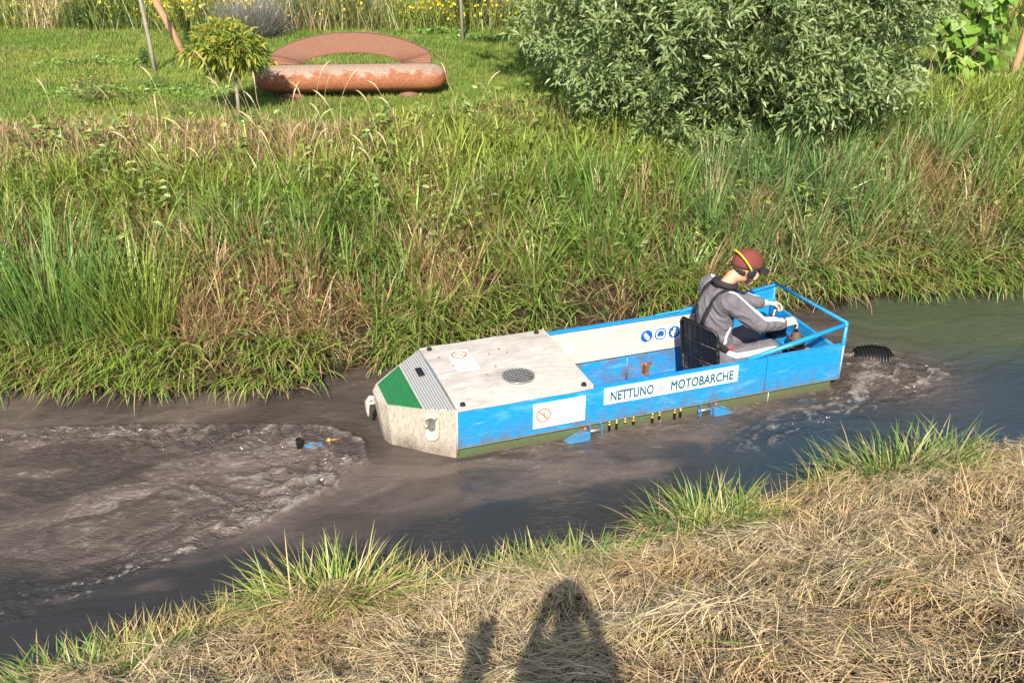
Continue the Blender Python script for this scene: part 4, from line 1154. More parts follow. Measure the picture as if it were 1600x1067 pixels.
def join(parts):
    V = []; F = []; C = []; n = 0
    for v, f, c in parts:
        V.append(v); F.append(f + n); C.append(c); n += len(v)
    return np.concatenate(V), np.concatenate(F), np.concatenate(C)

def leaves(P, D, L, Wd, col, droop=0.25):
    """folded lance shaped leaves along D"""
    P = np.asarray(P, float); N = len(P)
    D = D / np.linalg.norm(D, axis=1, keepdims=True)
    rnd = RNG.normal(0, 1, (N, 3))
    S = np.cross(D, rnd); S /= np.linalg.norm(S, axis=1, keepdims=True) + 1e-9
    up = np.cross(S, D)
    sgn = np.where(up[:, 2] < 0, -1.0, 1.0)[:, None]
    up = up * sgn; S = S * sgn
    L = np.broadcast_to(L, N)[:, None]; Wd = np.broadcast_to(Wd, N)[:, None]
    V = np.empty((N, 5, 3))
    V[:, 0] = P
    mid = P + D * L * 0.45
    V[:, 1] = mid + S * Wd * 0.5 + up * Wd * 0.18
    V[:, 2] = mid - S * Wd * 0.5 + up * Wd * 0.18
    V[:, 3] = mid
    V[:, 4] = P + D * L + np.array([0, 0, -1.0]) * L * droop
    f = np.array([(0, 3, 1), (0, 2, 3), (3, 4, 1), (2, 4, 3)])
    F = (f[None] + (np.arange(N) * 5)[:, None, None]).reshape(-1, 3)
    C = np.repeat(col, 5, axis=0)
    return V.reshape(-1, 3), F, C

def stuff(name, parts, mat, label, cat, parent=None):
    V, F, C = join(parts) if isinstance(parts, list) else parts
    o = link(name, tri_mesh(name, V, F, C), mat, parent)
    if parent is None: tag(o, label, cat, kind='stuff')
    return o

def in_view(x, y, margin=0.9):
    return np.abs(x) < 0.54 * y + margin

G_mid = np.array([0.160, 0.285, 0.055]); G_yel = np.array([0.34, 0.42, 0.078]); G_blue = np.array([0.165, 0.300, 0.115]); G_dark = np.array([0.06, 0.10, 0.025])
S_tan = np.array([0.56, 0.42, 0.22]); S_pale = np.array([0.74, 0.60, 0.38]); S_or = np.array([0.54, 0.34, 0.17]); S_br = np.array([0.17, 0.105, 0.058]); S_gr = np.array([0.50, 0.46, 0.36])

def mixc(a, b_, w):
    return a + (b_ - a) * np.asarray(w)[:, None]

# ---- long grass of the far bank, in tufts
NT = 4300
tx = RNG.uniform(-6.5, 8.0, NT * 2); td = RNG.uniform(-0.02, 3.3, NT * 2) 
ty = y_far(tx) + td
ok = in_view(tx, ty)
tx, ty, td = tx[ok][:NT], ty[ok][:NT], td[ok][:NT]
NT = len(tx)
pn = fbm(tx * 0.9, ty * 1.1, 201, 3); pn2 = fbm(tx * 2.1, ty * 2.1, 211, 3); pn3 = fbm(tx * 0.6 + 3, ty * 0.8, 221, 3)
# dry patches: by place on the bank, as in the picture
def patch(cx, cy, rx, ry): return np.exp(-(((tx - cx) / rx) ** 2 + ((ty - cy) / ry) ** 2))
pdry = 0.13 + 0.60 * sstep(0.52, 0.66, pn2) * sstep(2.2, 1.2, td) + 0.30 * np.exp(-td / 0.3)
pdry += 1.1 * patch(-2.45, 7.85, 0.7, 0.42) + 0.5 * patch(-1.6, 8.0, 0.4, 0.3) + 0.35 * patch(-0.6, 8.6, 0.5, 0.4) + 0.4 * patch(4.1, 10.0, 0.35, 0.4) + 0.25 * patch(2.6, 9.4, 0.6, 0.3)
pdry += 0.8 * sstep(1.6, 2.3, td) * sstep(-0.5, -2.0, tx) + 0.6 * patch(0.1, 11.1, 0.6, 0.5)
pdry = np.clip(pdry, 0.05, 0.95)
nb = RNG.integers(15, 28, NT)
idx = np.repeat(np.arange(NT), nb); N = len(idx)
ang = RNG.uniform(0, 2 * np.pi, N); rad = np.abs(RNG.normal(0, 0.04, N))
px = tx[idx] + np.cos(ang) * rad; py = ty[idx] + np.sin(ang) * rad
pz = ground_z(px, py) - 0.02
dd = td[idx]
tall = (0.30 + 0.22 * pn[idx] + 0.10 * sstep(0.2, 0.8, dd)) * (1 - 0.45 * sstep(2.0, 3.0, dd)) * (1 + 0.25 * sstep(2.6, 4.0, px) * sstep(1.2, 2.0, dd))
Lb = tall * RNG.uniform(0.55, 1.25, N)
kindt = RNG.uniform(0, 1, NT); reed = (kindt < 0.32)[idx]; fine_ = (kindt > 0.84)[idx]
Lb = np.where(reed, Lb * (1.38 - 0.38 * sstep(0.7, 1.5, dd)), Lb) * (1 - 0.18 * sstep(1.2, 2.2, dd))
dry = RNG.uniform(0, 1, N) < pdry[idx]
Lb = np.where(dry, Lb * 0.9, Lb)
tuft_dir = RNG.normal(0, 1.0, NT)
az = np.where(RNG.uniform(0, 1, N) < 0.30, -np.pi / 2 + RNG.normal(0, 0.9, N), np.where(RNG.uniform(0, 1, N) < 0.7, ang, tuft_dir[idx] - 1.2 + RNG.normal(0, 0.5, N)))
lean = np.abs(RNG.normal(0.20, 0.24, N)) + 0.35 * np.exp(-dd / 0.3)
curl = RNG.uniform(0.4, 2.1, N) + 0.5 * np.exp(-dd / 0.3)
lean = np.where(reed, lean * 0.5, lean); curl = np.where(reed, curl * 0.45, curl)
green = mixc(np.tile(G_mid, (NT, 1)), G_yel, np.clip(sstep(0.45, 0.75, pn3) * 0.4 + 0.6 * sstep(0.9, 2.0, td) + 0.3 * sstep(-2.9, -4.5, tx), 0, 0.9))
green = mixc(green, G_blue, np.clip(sstep(0.5, 0.7, pn) * 0.5 + 0.5 * patch(2.7, 10.2, 1.0, 0.7), 0, 0.85))
gcol = green[idx] * RNG.uniform(0.55, 1.45, N)[:, None] * RNG.uniform(0.75, 1.2, NT)[idx][:, None]
rnd = RNG.uniform(0, 1, N)
dcol = np.where((rnd < 0.5)[:, None], S_tan, np.where((rnd < 0.78)[:, None], S_or, np.where((rnd < 0.9)[:, None], S_pale, S_br))) * RNG.uniform(0.6, 1.15, N)[:, None]
c1 = np.where(dry[:, None], dcol, gcol)
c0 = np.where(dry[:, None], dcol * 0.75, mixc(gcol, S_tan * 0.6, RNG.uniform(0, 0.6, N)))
Wb = np.where(dry, RNG.uniform(0.006, 0.013, N), RNG.uniform(0.010, 0.023, N))
Wb = np.where(fine_, Wb * 0.5, Wb)
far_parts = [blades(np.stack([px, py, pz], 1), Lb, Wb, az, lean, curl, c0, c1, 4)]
# broad leaved weeds among it
nw = 260; wx_ = RNG.uniform(-5.5, 7, nw); wd_ = RNG.uniform(0.25, 2.6, nw); wy_ = y_far(wx_) + wd_
k_ = np.repeat(np.arange(nw), 22); n = len(k_); a_ = RNG.uniform(0, 6.28, n); hh = RNG.uniform(0.05, 0.42, n)
qx = wx_[k_] + np.cos(a_) * 0.10 * RNG.uniform(0.3, 1, n); qy = wy_[k_] + np.sin(a_) * 0.10 * RNG.uniform(0.3, 1, n)
wc = mixc(np.tile(np.array([0.10, 0.19, 0.05]), (nw, 1)), np.array([0.28, 0.34, 0.07]), RNG.uniform(0, 1, nw))[k_] * RNG.uniform(0.7, 1.2, (n, 1))
far_parts.append(leaves(np.stack([qx, qy, ground_z(qx, qy) + hh], 1), np.stack([np.cos(a_), np.sin(a_), RNG.uniform(-0.2, 0.8, n)], 1), RNG.uniform(0.05, 0.12, n), RNG.uniform(0.025, 0.05, n), wc, 0.2))
# dead thatch under it, its browns darkened to paint shade into the gaps
N = 26000
px = RNG.uniform(-6.5, 8, N); dd = RNG.uniform(-0.05, 2.9, N); py = y_far(px) + dd
ok = in_view(px, py); px, py, dd = px[ok], py[ok], dd[ok]; N = len(px)
rnd = RNG.uniform(0, 1, N)
dcol = np.where((rnd < 0.4)[:, None], S_tan * 0.7, np.where((rnd < 0.7)[:, None], S_or * 0.7, S_br)) * RNG.uniform(0.35, 0.95, N)[:, None]
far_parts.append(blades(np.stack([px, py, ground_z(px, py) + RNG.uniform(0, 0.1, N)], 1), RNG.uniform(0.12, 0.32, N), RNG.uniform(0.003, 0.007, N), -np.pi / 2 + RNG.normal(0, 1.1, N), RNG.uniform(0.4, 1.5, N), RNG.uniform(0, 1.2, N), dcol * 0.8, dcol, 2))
# leaves hanging over into the water
N = 9000
px = RNG.uniform(-6.0, 7.5, N)
px = px[(fbm(px * 2.2, px * 0 + 3, 301, 3) > 0.38)]; N = len(px)
py = y_far(px) + RNG.uniform(-0.05, 0.22, N)
gc = mixc(np.tile(G_mid * 1.15, (N, 1)), G_yel, RNG.uniform(0, 0.8, N)) * RNG.uniform(0.7, 1.3, N)[:, None]
dr = RNG.uniform(0, 1, N) < 0.25
gc = np.where(dr[:, None], S_tan * RNG.uniform(0.6, 1.1, N)[:, None], gc)
far_parts.append(blades(np.stack([px, py, np.maximum(ground_z(px, py), 0.0) + 0.02], 1), RNG.uniform(0.24, 0.55, N), RNG.uniform(0.008, 0.018, N), -np.pi / 2 + RNG.normal(0, 0.55, N), RNG.uniform(0.5, 1.0, N), RNG.uniform(0.7, 1.4, N), gc * 0.8, gc, 4))
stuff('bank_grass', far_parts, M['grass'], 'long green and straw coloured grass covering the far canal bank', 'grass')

# ---- lawn
N = 330000
py = 10.0 + 8.5 * RNG.uniform(0, 1, N) ** 1.15; px = RNG.uniform(-1, 1, N) * (0.54 * py + 0.9)
ok = (py - y_far(px)) > 2.0 + (fbm(px * 1.5, py * 1.5, 8, 3) - 0.5) * 1.4
px, py = px[ok], py[ok]; N = len(px)
n1_ = fbm(px * 0.9, py * 0.9, 401, 4); n2_ = fbm(px * 3.2, py * 3.2, 411, 4)
lc = mixc(np.tile(np.array([0.19, 0.30, 0.055]), (N, 1)), np.array([0.33, 0.39, 0.085]), np.clip(sstep(0.38, 0.68, n1_) * 0.75 + RNG.uniform(-0.1, 0.25, N), 0, 1))
lc = mixc(lc, np.array([0.13, 0.22, 0.045]), sstep(0.52, 0.72, n2_) * 0.7)
dryl = RNG.uniform(0, 1, N) < (0.05 + 0.25 * sstep(0.55, 0.75, fbm(px * 0.7 + 9, py * 0.7, 431, 3)) + 0.45 * sstep(3.4, 2.3, py - y_far(px)))
lc = np.where(dryl[:, None], S_tan * RNG.uniform(0.6, 1.0, N)[:, None], lc * RNG.uniform(0.7, 1.3, N)[:, None])
hgt = RNG.uniform(0.03, 0.075, N) * (0.7 + 0.9 * n2_) * (1 + 0.9 * sstep(3.6, 2.4, py - y_far(px)))
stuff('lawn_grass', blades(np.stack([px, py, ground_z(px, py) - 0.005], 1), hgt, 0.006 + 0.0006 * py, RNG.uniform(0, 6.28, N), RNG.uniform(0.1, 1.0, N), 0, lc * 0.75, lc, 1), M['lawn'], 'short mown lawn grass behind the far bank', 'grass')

# ---- cut straw of the near bank
def near_pts(N, d0, d1):
    x = RNG.uniform(-4.6, 6.8, N); d = RNG.uniform(d0, d1, N)
    y = y_near(x) - d
    ok = in_view(x, y, 1.0) & (y > 2.6)
    return x[ok], y[ok], d[ok]
px, py, dd = near_pts(215000, -0.08, 3.4); N = len(px)
fld = fbm(px * 1.1, py * 1.1, 501, 3) * 4 * np.pi + fbm(px * 3, py * 3, 511, 2) * 3.0
az = fld + RNG.normal(0, 0.5, N) + np.where(RNG.uniform(0, 1, N) < 0.3, RNG.uniform(0, 6.28, N), 0)
zone = fbm(px * 1.1, py * 1.6, 521, 4); zone2 = fbm(px * 2.6, py * 2.6, 531, 3)
rnd = RNG.uniform(0, 1, N)
sc = mixc(np.tile(S_pale, (N, 1)), S_or * 1.1, np.clip(sstep(0.50, 0.68, zone) * 0.7, 0, 1))
sc = mixc(sc, S_gr * 1.1, sstep(0.52, 0.7, zone2) * 0.35)
sc = np.where((rnd < 0.12)[:, None], S_br * 1.3, np.where((rnd < 0.30)[:, None], S_tan, sc))
sc = np.where((rnd > 0.94)[:, None], G_yel * 0.75, sc) * RNG.uniform(0.6, 1.2, N)[:, None]
lay = RNG.uniform(0, 1, N)
lump = sstep(0.40, 0.72, fbm(px * 4.2, py * 4.2, 541, 3))
gz0 = ground_z(px, py)
e_ = 0.05
slope = (ground_z(px + e_ * np.cos(az), py + e_ * np.sin(az)) - gz0) / e_
hz = gz0 + lay ** 1.4 * 0.10 * (0.12 + 1.4 * lump)
longs = RNG.uniform(0, 1, N) < 0.11
L_ = np.where(longs, RNG.uniform(0.16, 0.36, N), RNG.uniform(0.04, 0.14, N))
near_parts = [blades(np.stack([px, py, hz], 1), L_, RNG.uniform(0.0022, 0.0058, N), az, np.pi / 2 - np.arctan(slope) + RNG.normal(-0.10, 0.20, N), RNG.normal(0.12, 0.28, N), sc * 0.9, sc, 2, 0.16, 0.6)]
px, py, dd = near_pts(5200, 0.05, 3.4); N = len(px)
sc = mixc(np.tile(S_pale, (N, 1)), S_tan, RNG.uniform(0, 1, N)) * RNG.uniform(0.6, 1.15, N)[:, None]
near_parts.append(blades(np.stack([px, py, ground_z(px, py)], 1), RNG.uniform(0.08, 0.22, N), RNG.uniform(0.003, 0.006, N), RNG.uniform(0, 6.28, N), np.abs(RNG.normal(0.7, 0.4, N)), RNG.normal(0.5, 0.5, N), sc * 0.8, sc, 3, 0.1))
px, py, dd = near_pts(120000, 0.0, 3.4); N = len(px)      # fine broken chaff
az = RNG.uniform(0, 6.28, N); gz0 = ground_z(px, py); slope = (ground_z(px + 0.05 * np.cos(az), py + 0.05 * np.sin(az)) - gz0) / 0.05
sc = mixc(np.tile(S_pale, (N, 1)), S_or, RNG.uniform(0, 1, N) ** 2) * RNG.uniform(0.35, 1.05, N)[:, None]
near_parts.append(blades(np.stack([px, py, gz0 + 0.004 + RNG.uniform(0, 1, N) ** 2 * 0.06], 1), RNG.uniform(0.02, 0.06, N), RNG.uniform(0.003, 0.007, N), az, np.pi / 2 - np.arctan(slope) + RNG.normal(0, 0.2, N), 0, sc, sc, 1))
stuff('cut_straw', near_parts, M['straw'], 'dry cut grass lying matted over the near canal bank', 'straw')

# ---- standing edge grass of the near bank, yellowing
px, py, dd = near_pts(9000, -0.06, 0.40); N = len(px)
ok = fbm(px * 1.6, py * 1.6, 551, 3) > 0.50 + 0.25 * dd
px, py, dd = px[ok], py[ok], dd[ok]; N = len(px)
gmix = np.clip(sstep(0.45, 0.65, fbm(px * 0.9, py * 0.9, 561, 3)) * 0.8 + RNG.uniform(-0.2, 0.3, N), 0, 1)
sc = mixc(np.tile(S_tan * np.array([1.0, 1.02, 0.8]), (N, 1)), mixc(np.tile(G_yel, (N, 1)), G_mid, RNG.uniform(0, 1, N)), gmix) * RNG.uniform(0.65, 1.25, N)[:, None]
stuff('edge_grass', blades(np.stack([px, py, ground_z(px, py) - 0.01], 1), RNG.uniform(0.10, 0.30, N), RNG.uniform(0.004, 0.010, N), np.pi / 2 + RNG.normal(0.2, 1.2, N), np.abs(RNG.normal(0.45, 0.3, N)), RNG.uniform(0.1, 1.3, N), sc * 0.8, sc, 3, 0.08), M['grass'], 'yellowing grass fringe along the near water edge', 'grass')

# ---- single tufts that stand out
def tuft(name, label, cat, x, y, n, rx, ry, h, width, cols, lean=(0.1, 0.35), curl=(0.2, 1.1), az0=None, group=None, mat='grass', nseg=4, base=None):
    z = float(ground_z(np.array([x]), np.array([y]))[0])
    t = empty(name, (x, y, z)); tag(t, label, cat, group)
    a = RNG.uniform(0, 6.28, n); r_ = np.sqrt(RNG.uniform(0, 1, n))
    qx, qy = np.cos(a) * r_ * rx, np.sin(a) * r_ * ry
    qz = np.maximum(ground_z(qx + x, qy + y), -0.06) - z - 0.02
    az = a + RNG.normal(0, 0.7, n) if az0 is None else az0 + RNG.normal(0, 0.7, n)
    k = RNG.integers(0, len(cols), n)
    c = np.array(cols)[k] * RNG.uniform(0.7, 1.3, n)[:, None]
    cb = c * 0.8 if base is None else mixc(c, np.array(base), np.full(n, 0.6))
    V, F, C = blades(np.stack([qx, qy, qz], 1), RNG.uniform(h * 0.5, h * 1.1, n), RNG.uniform(width * 0.6, width * 1.2, n), az, RNG.uniform(lean[0], lean[1], n) * (0.3 + r_), RNG.uniform(curl[0], curl[1], n), cb, c, nseg)
    link('blades', tri_mesh('blades', V, F, C), M[mat], t)
    return t
GR = [G_mid, G_yel * 0.8, G_mid * 0.8, np.array([0.15, 0.23, 0.06]), S_tan * 0.8]
tuft('rush_clump', 'tall upright green rush clump at the left end of the far bank', 'rushes', -3.75, 7.60, 620, 0.62, 0.20, 1.08, 0.014, [np.array([0.11, 0.24, 0.05]), np.array([0.09, 0.20, 0.05]), np.array([0.17, 0.30, 0.05])], (0.02, 0.34), (0.0, 0.8), base=(0.30, 0.27, 0.10))
tuft('rush_clump', 'yellow green rushes just right of the tall rush clump', 'rushes', -3.02, 7.62, 320, 0.28, 0.16, 0.95, 0.012, [G_yel, np.array([0.2, 0.29, 0.05])], (0.05, 0.3), (0.1, 0.7))
for x, y, n, rx, ry, h, lb in ((2.62, 5.92, 800, 0.55, 0.22, 0.46, 'lush bright green grass tuft on the near bank, right of centre'), (1.18, 5.22, 560, 0.32, 0.18, 0.42, 'green grass tuft at the near water edge below the boat bow'),
        (0.34, 4.90, 420, 0.40, 0.16, 0.28, 'dark green grass tuft by the shadow at the near water edge'), (-0.98, 4.52, 760, 0.45, 0.21, 0.44, 'yellowing tall grass tuft at the near edge, left of centre'),
        (-2.15, 3.98, 620, 0.50, 0.18, 0.28, 'low green grass tuft in the bottom left corner'), (3.35, 6.36, 160, 0.35, 0.12, 0.20, 'thin yellow green grass tuft at the right end of near bank')):
    yel = 'yellow' in lb
    tuft('grass_tuft', lb, 'grass', x, y, n, rx, ry, h, 0.010, ([S_tan, G_yel, G_yel * 0.9, S_tan * 0.9, G_mid] if yel else GR), (0.2, 1.0), (0.4, 1.8), None, 'green tufts along the near water edge')
for x, y, n, h, lb in ((1.95, 9.72, 46, 0.82, 'tallest dry reed clump below the willow'), (1.32, 9.88, 30, 0.55, 'middle sized dry reed clump left of the tallest one'), (0.92, 9.62, 16, 0.48, 'smallest dry reed clump, furthest left on the bank')):
    tuft('dry_reed_clump', lb, 'reeds', x, y, n, 0.11, 0.08, h, 0.010, [S_pale, S_tan * 1.1, S_pale * 0.9], (0.0, 0.25), (0.0, 0.25), None, 'dead reeds on the far bank', 'straw')

# ---- tall stalks with seed heads along the brow of the bank
stalk_meshes = []
for k in range(5):
    bm = bmesh.new(); h = 0.48 + 0.08 * k; bend = 0.10 + 0.05 * (k % 3)
    pts = [(bend * (q / 8) ** 2.2, 0.02 * math.sin(q + k), h * q / 8) for q in range(9)]
    tube(bm, pts, 0.0028, 4, True, 0.0018)
    tip = Vector(pts[-1]); dr_ = (tip - Vector(pts[-2])).normalized()
    ln = 0.11 + 0.015 * k
    tube(bm, [tip - dr_ * 0.02, tip + dr_ * ln * 0.3 + Vector((0.01, 0, 0)), tip + dr_ * ln * 0.7 + Vector((0.035, 0, -0.01)), tip + dr_ * ln + Vector((0.06, 0, -0.03))], [0.003, 0.0075, 0.0065, 0.0015], 5)
    bmesh.ops.recalc_face_normals(bm, faces=bm.faces[:])
    me = bpy.data.meshes.new('grass_stalk'); bm.to_mesh(me); bm.free(); stalk_meshes.append(me)
M['stalk'] = worn('seed_stalk', (0.52, 0.42, 0.24), (0.34, 0.30, 0.13), 0.8, scale=20, fine=0.3)
for me in stalk_meshes: me.materials.append(M['stalk'])
for k in range(54):
    x = random.choice([random.uniform(-4.7, -0.2), random.uniform(-3.4, -1.0), random.uniform(-3.0, -1.2), random.uniform(3.6, 5.6)])
    d = random.uniform(1.5, 2.9); y = float(y_far(x)) + d
    o = bpy.data.objects.new('grass_stalk', stalk_meshes[k % 5]); COL.objects.link(o)
    o.location = (x, y, float(ground_z(np.array([x]), np.array([y]))[0]) - 0.02)
    o.rotation_euler = (random.uniform(-0.12, 0.12), random.uniform(-0.1, 0.1), random.choice([math.pi + random.uniform(-0.7, 0.7), random.uniform(-3, 3)]))
    tag(o, 'tall thin grass stalk with pale seed head on the brow of the bank', 'grass stalk', 'seed stalks on the far bank')

# ---- willow bush
wx0, wy0 = 2.35, 11.25
wz0 = float(ground_z(np.array([wx0]), np.array([wy0]))[0])
wil = empty('willow_tree', (wx0, wy0, wz0)); tag(wil, 'large spreading willow with narrow silvery leaves on the far bank', 'tree')
cz = 2.22; RX, RY, RZ = 2.25, 1.95, 2.50
lob = []
while len(lob) < 330:
    v = RNG.normal(0, 1, 3); v /= np.linalg.norm(v)
    r_ = RNG.uniform(0.66, 1.0) + (RNG.uniform(0.03, 0.12) if RNG.uniform() < 0.12 else 0)
    p = v * r_ * np.array([RX, RY, RZ]) + np.array([0, 0, cz])
    if p[2] < 0.12 + 0.05: continue
    p[0] -= 0.6 * float(sstep(1.7, 2.8, p[2])) * (1.0 if v[0] < 0.2 else 0.3)
    low = p[2] < 1.9
    front = v[1] < 0.35
    if not (low and front) and RNG.uniform() > 0.45: continue
    lob.append((p, v))
parts = []
for p, v in lob:
    vis = p[2] < 2.1 and v[1] < 0.5
    ns = int(RNG.integers(20, 36)) if vis else 18
    lr = RNG.uniform(0.16, 0.30)
    d = RNG.normal(0, 1, (ns, 3)); d /= np.linalg.norm(d, axis=1, keepdims=True)
    d = d + v * 0.7
    d /= np.linalg.norm(d, axis=1, keepdims=True)
    o_ = p + d * lr * RNG.uniform(0.2, 1.0, (ns, 1)) * np.array([1.1, 0.9, 0.8])
    sd_ = d + np.array([0, 0, 0.45]) + RNG.normal(0, 0.35, (ns, 3)); sd_ /= np.linalg.norm(sd_, axis=1, keepdims=True)
    nl = 11 if vis else 8
    sl = RNG.uniform(0.16, 0.34, (ns, 1))
    u = np.linspace(0.1, 1.0, nl)[None, :, None]
    pos = o_[:, None] + sd_[:, None] * sl[:, None] * u + np.array([0, 0, -1]) * (sl[:, None] * u ** 2 * 0.2)
    ld = sd_[:, None] * 0.75 + RNG.normal(0, 0.75, (ns, nl, 3)) + np.array([0, -0.1, 0.05])
    tonev = RNG.uniform(0.7, 1.25, (ns, 1, 1)) * RNG.uniform(0.75, 1.3, (1, nl, 1)) * RNG.uniform(0.7, 1.2)
    c = np.array([0.165, 0.250, 0.052]) * tonev
    w_ = RNG.uniform(0, 1, (ns, 1, 1)) * np.ones((1, nl, 1))
    c = c + (np.array([0.44, 0.52, 0.23]) - c) * w_ ** 1.5 * 0.9
    n = ns * nl
    big = 1.0 if vis else 1.5
    parts.append(leaves(pos.reshape(-1, 3), ld.reshape(-1, 3), RNG.uniform(0.065, 0.110, n) * big, RNG.uniform(0.019, 0.030, n) * big, (c * np.ones((ns, nl, 3))).reshape(-1, 3), 0.12))
# fill leaves inside the crown, its inner shade painted into their darker colour
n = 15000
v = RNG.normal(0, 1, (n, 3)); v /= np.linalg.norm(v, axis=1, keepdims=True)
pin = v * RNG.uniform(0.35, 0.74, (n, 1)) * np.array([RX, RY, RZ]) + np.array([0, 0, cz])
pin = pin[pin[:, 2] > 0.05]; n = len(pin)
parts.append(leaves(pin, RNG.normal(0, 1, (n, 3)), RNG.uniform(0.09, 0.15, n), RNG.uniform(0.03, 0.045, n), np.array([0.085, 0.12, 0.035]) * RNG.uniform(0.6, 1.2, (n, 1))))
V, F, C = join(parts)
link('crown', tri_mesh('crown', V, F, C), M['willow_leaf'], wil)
bm = bmesh.new()
for k in range(9):
    a = k * 0.7 + 0.3; e = Vector((math.cos(a) * RX * 0.6, math.sin(a) * RY * 0.6, cz + random.uniform(-0.6, 1.4)))
    st_ = Vector((math.cos(a) * 0.08, math.sin(a) * 0.08, -0.1))
    mid = st_.lerp(e, 0.5) + Vector((0, 0, 0.35))
    tube(bm, [st_, st_.lerp(mid, 0.5) + Vector((0, 0, 0.1)), mid, mid.lerp(e, 0.5) + Vector((random.uniform(-.1, .1), random.uniform(-.1, .1), 0.12)), e], 0.06, 7, True, 0.012)
obj('trunk', bm, M['bark'], wil, smooth=True)

# ---- small peach tree with curled yellow green leaves
def leafy_tree(name, label, x, y, cc, rr, n, ln, wd, cols, trunk, lobes=10, mat='leaf', droop=0.45, lean=(0, 0), bark='bark', cat='tree'):
    z = float(ground_z(np.array([x]), np.array([y]))[0])
    t = empty(name, (x, y, z)); tag(t, label, cat)
    cc = np.array(cc, float); rr = np.array(rr, float)
    cen_l = []
    for _ in range(lobes):
        v = RNG.normal(0, 1, 3); v /= np.linalg.norm(v)
        cen_l.append(cc + v * rr * RNG.uniform(0.35, 0.85))
    cen_l = np.array(cen_l)
    k = RNG.integers(0, lobes, n)
    d = RNG.normal(0, 1, (n, 3)); d /= np.linalg.norm(d, axis=1, keepdims=True)
    pos = cen_l[k] + d * rr * 0.42 * RNG.uniform(0.3, 1, (n, 1))
    ld = d + np.array([0, 0, 0.2]) + RNG.normal(0, 0.4, (n, 3))
    c = np.array(cols)[RNG.integers(0, len(cols), n)] * RNG.uniform(0.7, 1.25, (n, 1))
    V, F, C = leaves(pos, ld, RNG.uniform(ln * 0.7, ln * 1.2, n), RNG.uniform(wd * 0.7, wd * 1.2, n), c, droop)
    link('crown', tri_mesh('crown', V, F, C), M[mat], t)
    bm = bmesh.new()
    top = Vector((cc[0], cc[1], cc[2] - rr[2] * 0.6))
    tube(bm, [(0, 0, -0.08), top * 0.5 + Vector((lean[0], lean[1], 0)), top], trunk, 8, True, trunk * 0.7)
    for q in cen_l:
        q = Vector(q); tube(bm, [top, top.lerp(q, 0.5) + Vector((0, 0, -0.02)), q], trunk * 0.5, 5, True, trunk * 0.15)
    obj('trunk', bm, M[bark], t, smooth=True)
    return t
leafy_tree('peach_tree', 'small bushy tree with curled yellow green leaves beside the bench', -2.93, 11.05, (0.0, 0, 0.72), (0.48, 0.40, 0.31), 2300, 0.125, 0.030, [np.array([0.33, 0.36, 0.045]), np.array([0.24, 0.32, 0.05]), np.array([0.42, 0.37, 0.06]), np.array([0.16, 0.25, 0.05])], 0.022, 26, droop=0.38, bark='bark_pale')

# ---- curved terracotta bench
M['terra'] = worn('terracotta', (0.205, 0.088, 0.055), (0.17, 0.10, 0.07), 0.75, scale=5, lo=0.45, hi=0.75, stretch=(1, 1, 2), fine=0.35, bump=0.4)
# the seat: terracotta turning paler towards the upper side
m, nt, b = new_mat('pale_top_terracotta')
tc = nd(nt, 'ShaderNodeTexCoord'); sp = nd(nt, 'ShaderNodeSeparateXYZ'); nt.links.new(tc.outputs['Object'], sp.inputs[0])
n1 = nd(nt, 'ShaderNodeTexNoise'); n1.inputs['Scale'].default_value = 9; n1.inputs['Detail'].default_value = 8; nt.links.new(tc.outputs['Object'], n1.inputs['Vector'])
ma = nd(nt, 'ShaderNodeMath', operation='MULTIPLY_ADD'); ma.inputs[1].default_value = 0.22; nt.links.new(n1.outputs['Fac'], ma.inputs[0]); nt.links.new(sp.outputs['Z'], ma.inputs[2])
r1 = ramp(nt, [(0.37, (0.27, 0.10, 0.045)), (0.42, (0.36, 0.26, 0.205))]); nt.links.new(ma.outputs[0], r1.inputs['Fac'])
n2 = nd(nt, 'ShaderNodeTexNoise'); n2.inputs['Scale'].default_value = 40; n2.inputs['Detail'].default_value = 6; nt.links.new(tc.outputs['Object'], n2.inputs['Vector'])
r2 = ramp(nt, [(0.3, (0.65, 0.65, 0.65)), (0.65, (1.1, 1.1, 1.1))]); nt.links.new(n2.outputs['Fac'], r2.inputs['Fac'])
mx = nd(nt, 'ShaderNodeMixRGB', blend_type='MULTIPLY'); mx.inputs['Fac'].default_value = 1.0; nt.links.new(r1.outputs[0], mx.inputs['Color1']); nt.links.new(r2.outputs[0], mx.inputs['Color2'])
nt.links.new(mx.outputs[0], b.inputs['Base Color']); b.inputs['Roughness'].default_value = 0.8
bz = float(ground_z(np.array([-1.85]), np.array([12.3]))[0])
bench = empty('garden_bench', (-1.86, 12.10, bz), R(4)); tag(bench, 'curved terracotta garden bench with arched backrest on the lawn', 'bench')
bm = bmesh.new()
rings_ = []
for i in range(33):
    u = i / 32 * 2 - 1
    x = u * 1.10
    e = abs(x) - 0.86
    f_ = 1.0 if e <= 0 else math.sqrt(max(0.0, 1 - (e / 0.245) ** 2))
    f_ = max(f_, 0.08)
    rings_.append([bm.verts.new((x, math.cos(a) * 0.27 * (0.35 + 0.65 * f_) * (1 if abs(u) < 0.999 else 0.6), 0.20 + math.copysign(abs(math.sin(a)) ** 0.8, math.sin(a)) * 0.145 * (0.25 + 0.75 * f_))) for a in np.linspace(0, 2 * math.pi, 24, endpoint=False)])
for a, c in zip(rings_[:-1], rings_[1:]):
    for k in range(24):
        bm.faces.new((a[k], a[(k + 1) % 24], c[(k + 1) % 24], c[k]))
bm.faces.new(rings_[0]); bm.faces.new(rings_[-1][::-1])
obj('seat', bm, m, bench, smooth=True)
bm = bmesh.new()
oo, ii = [], []
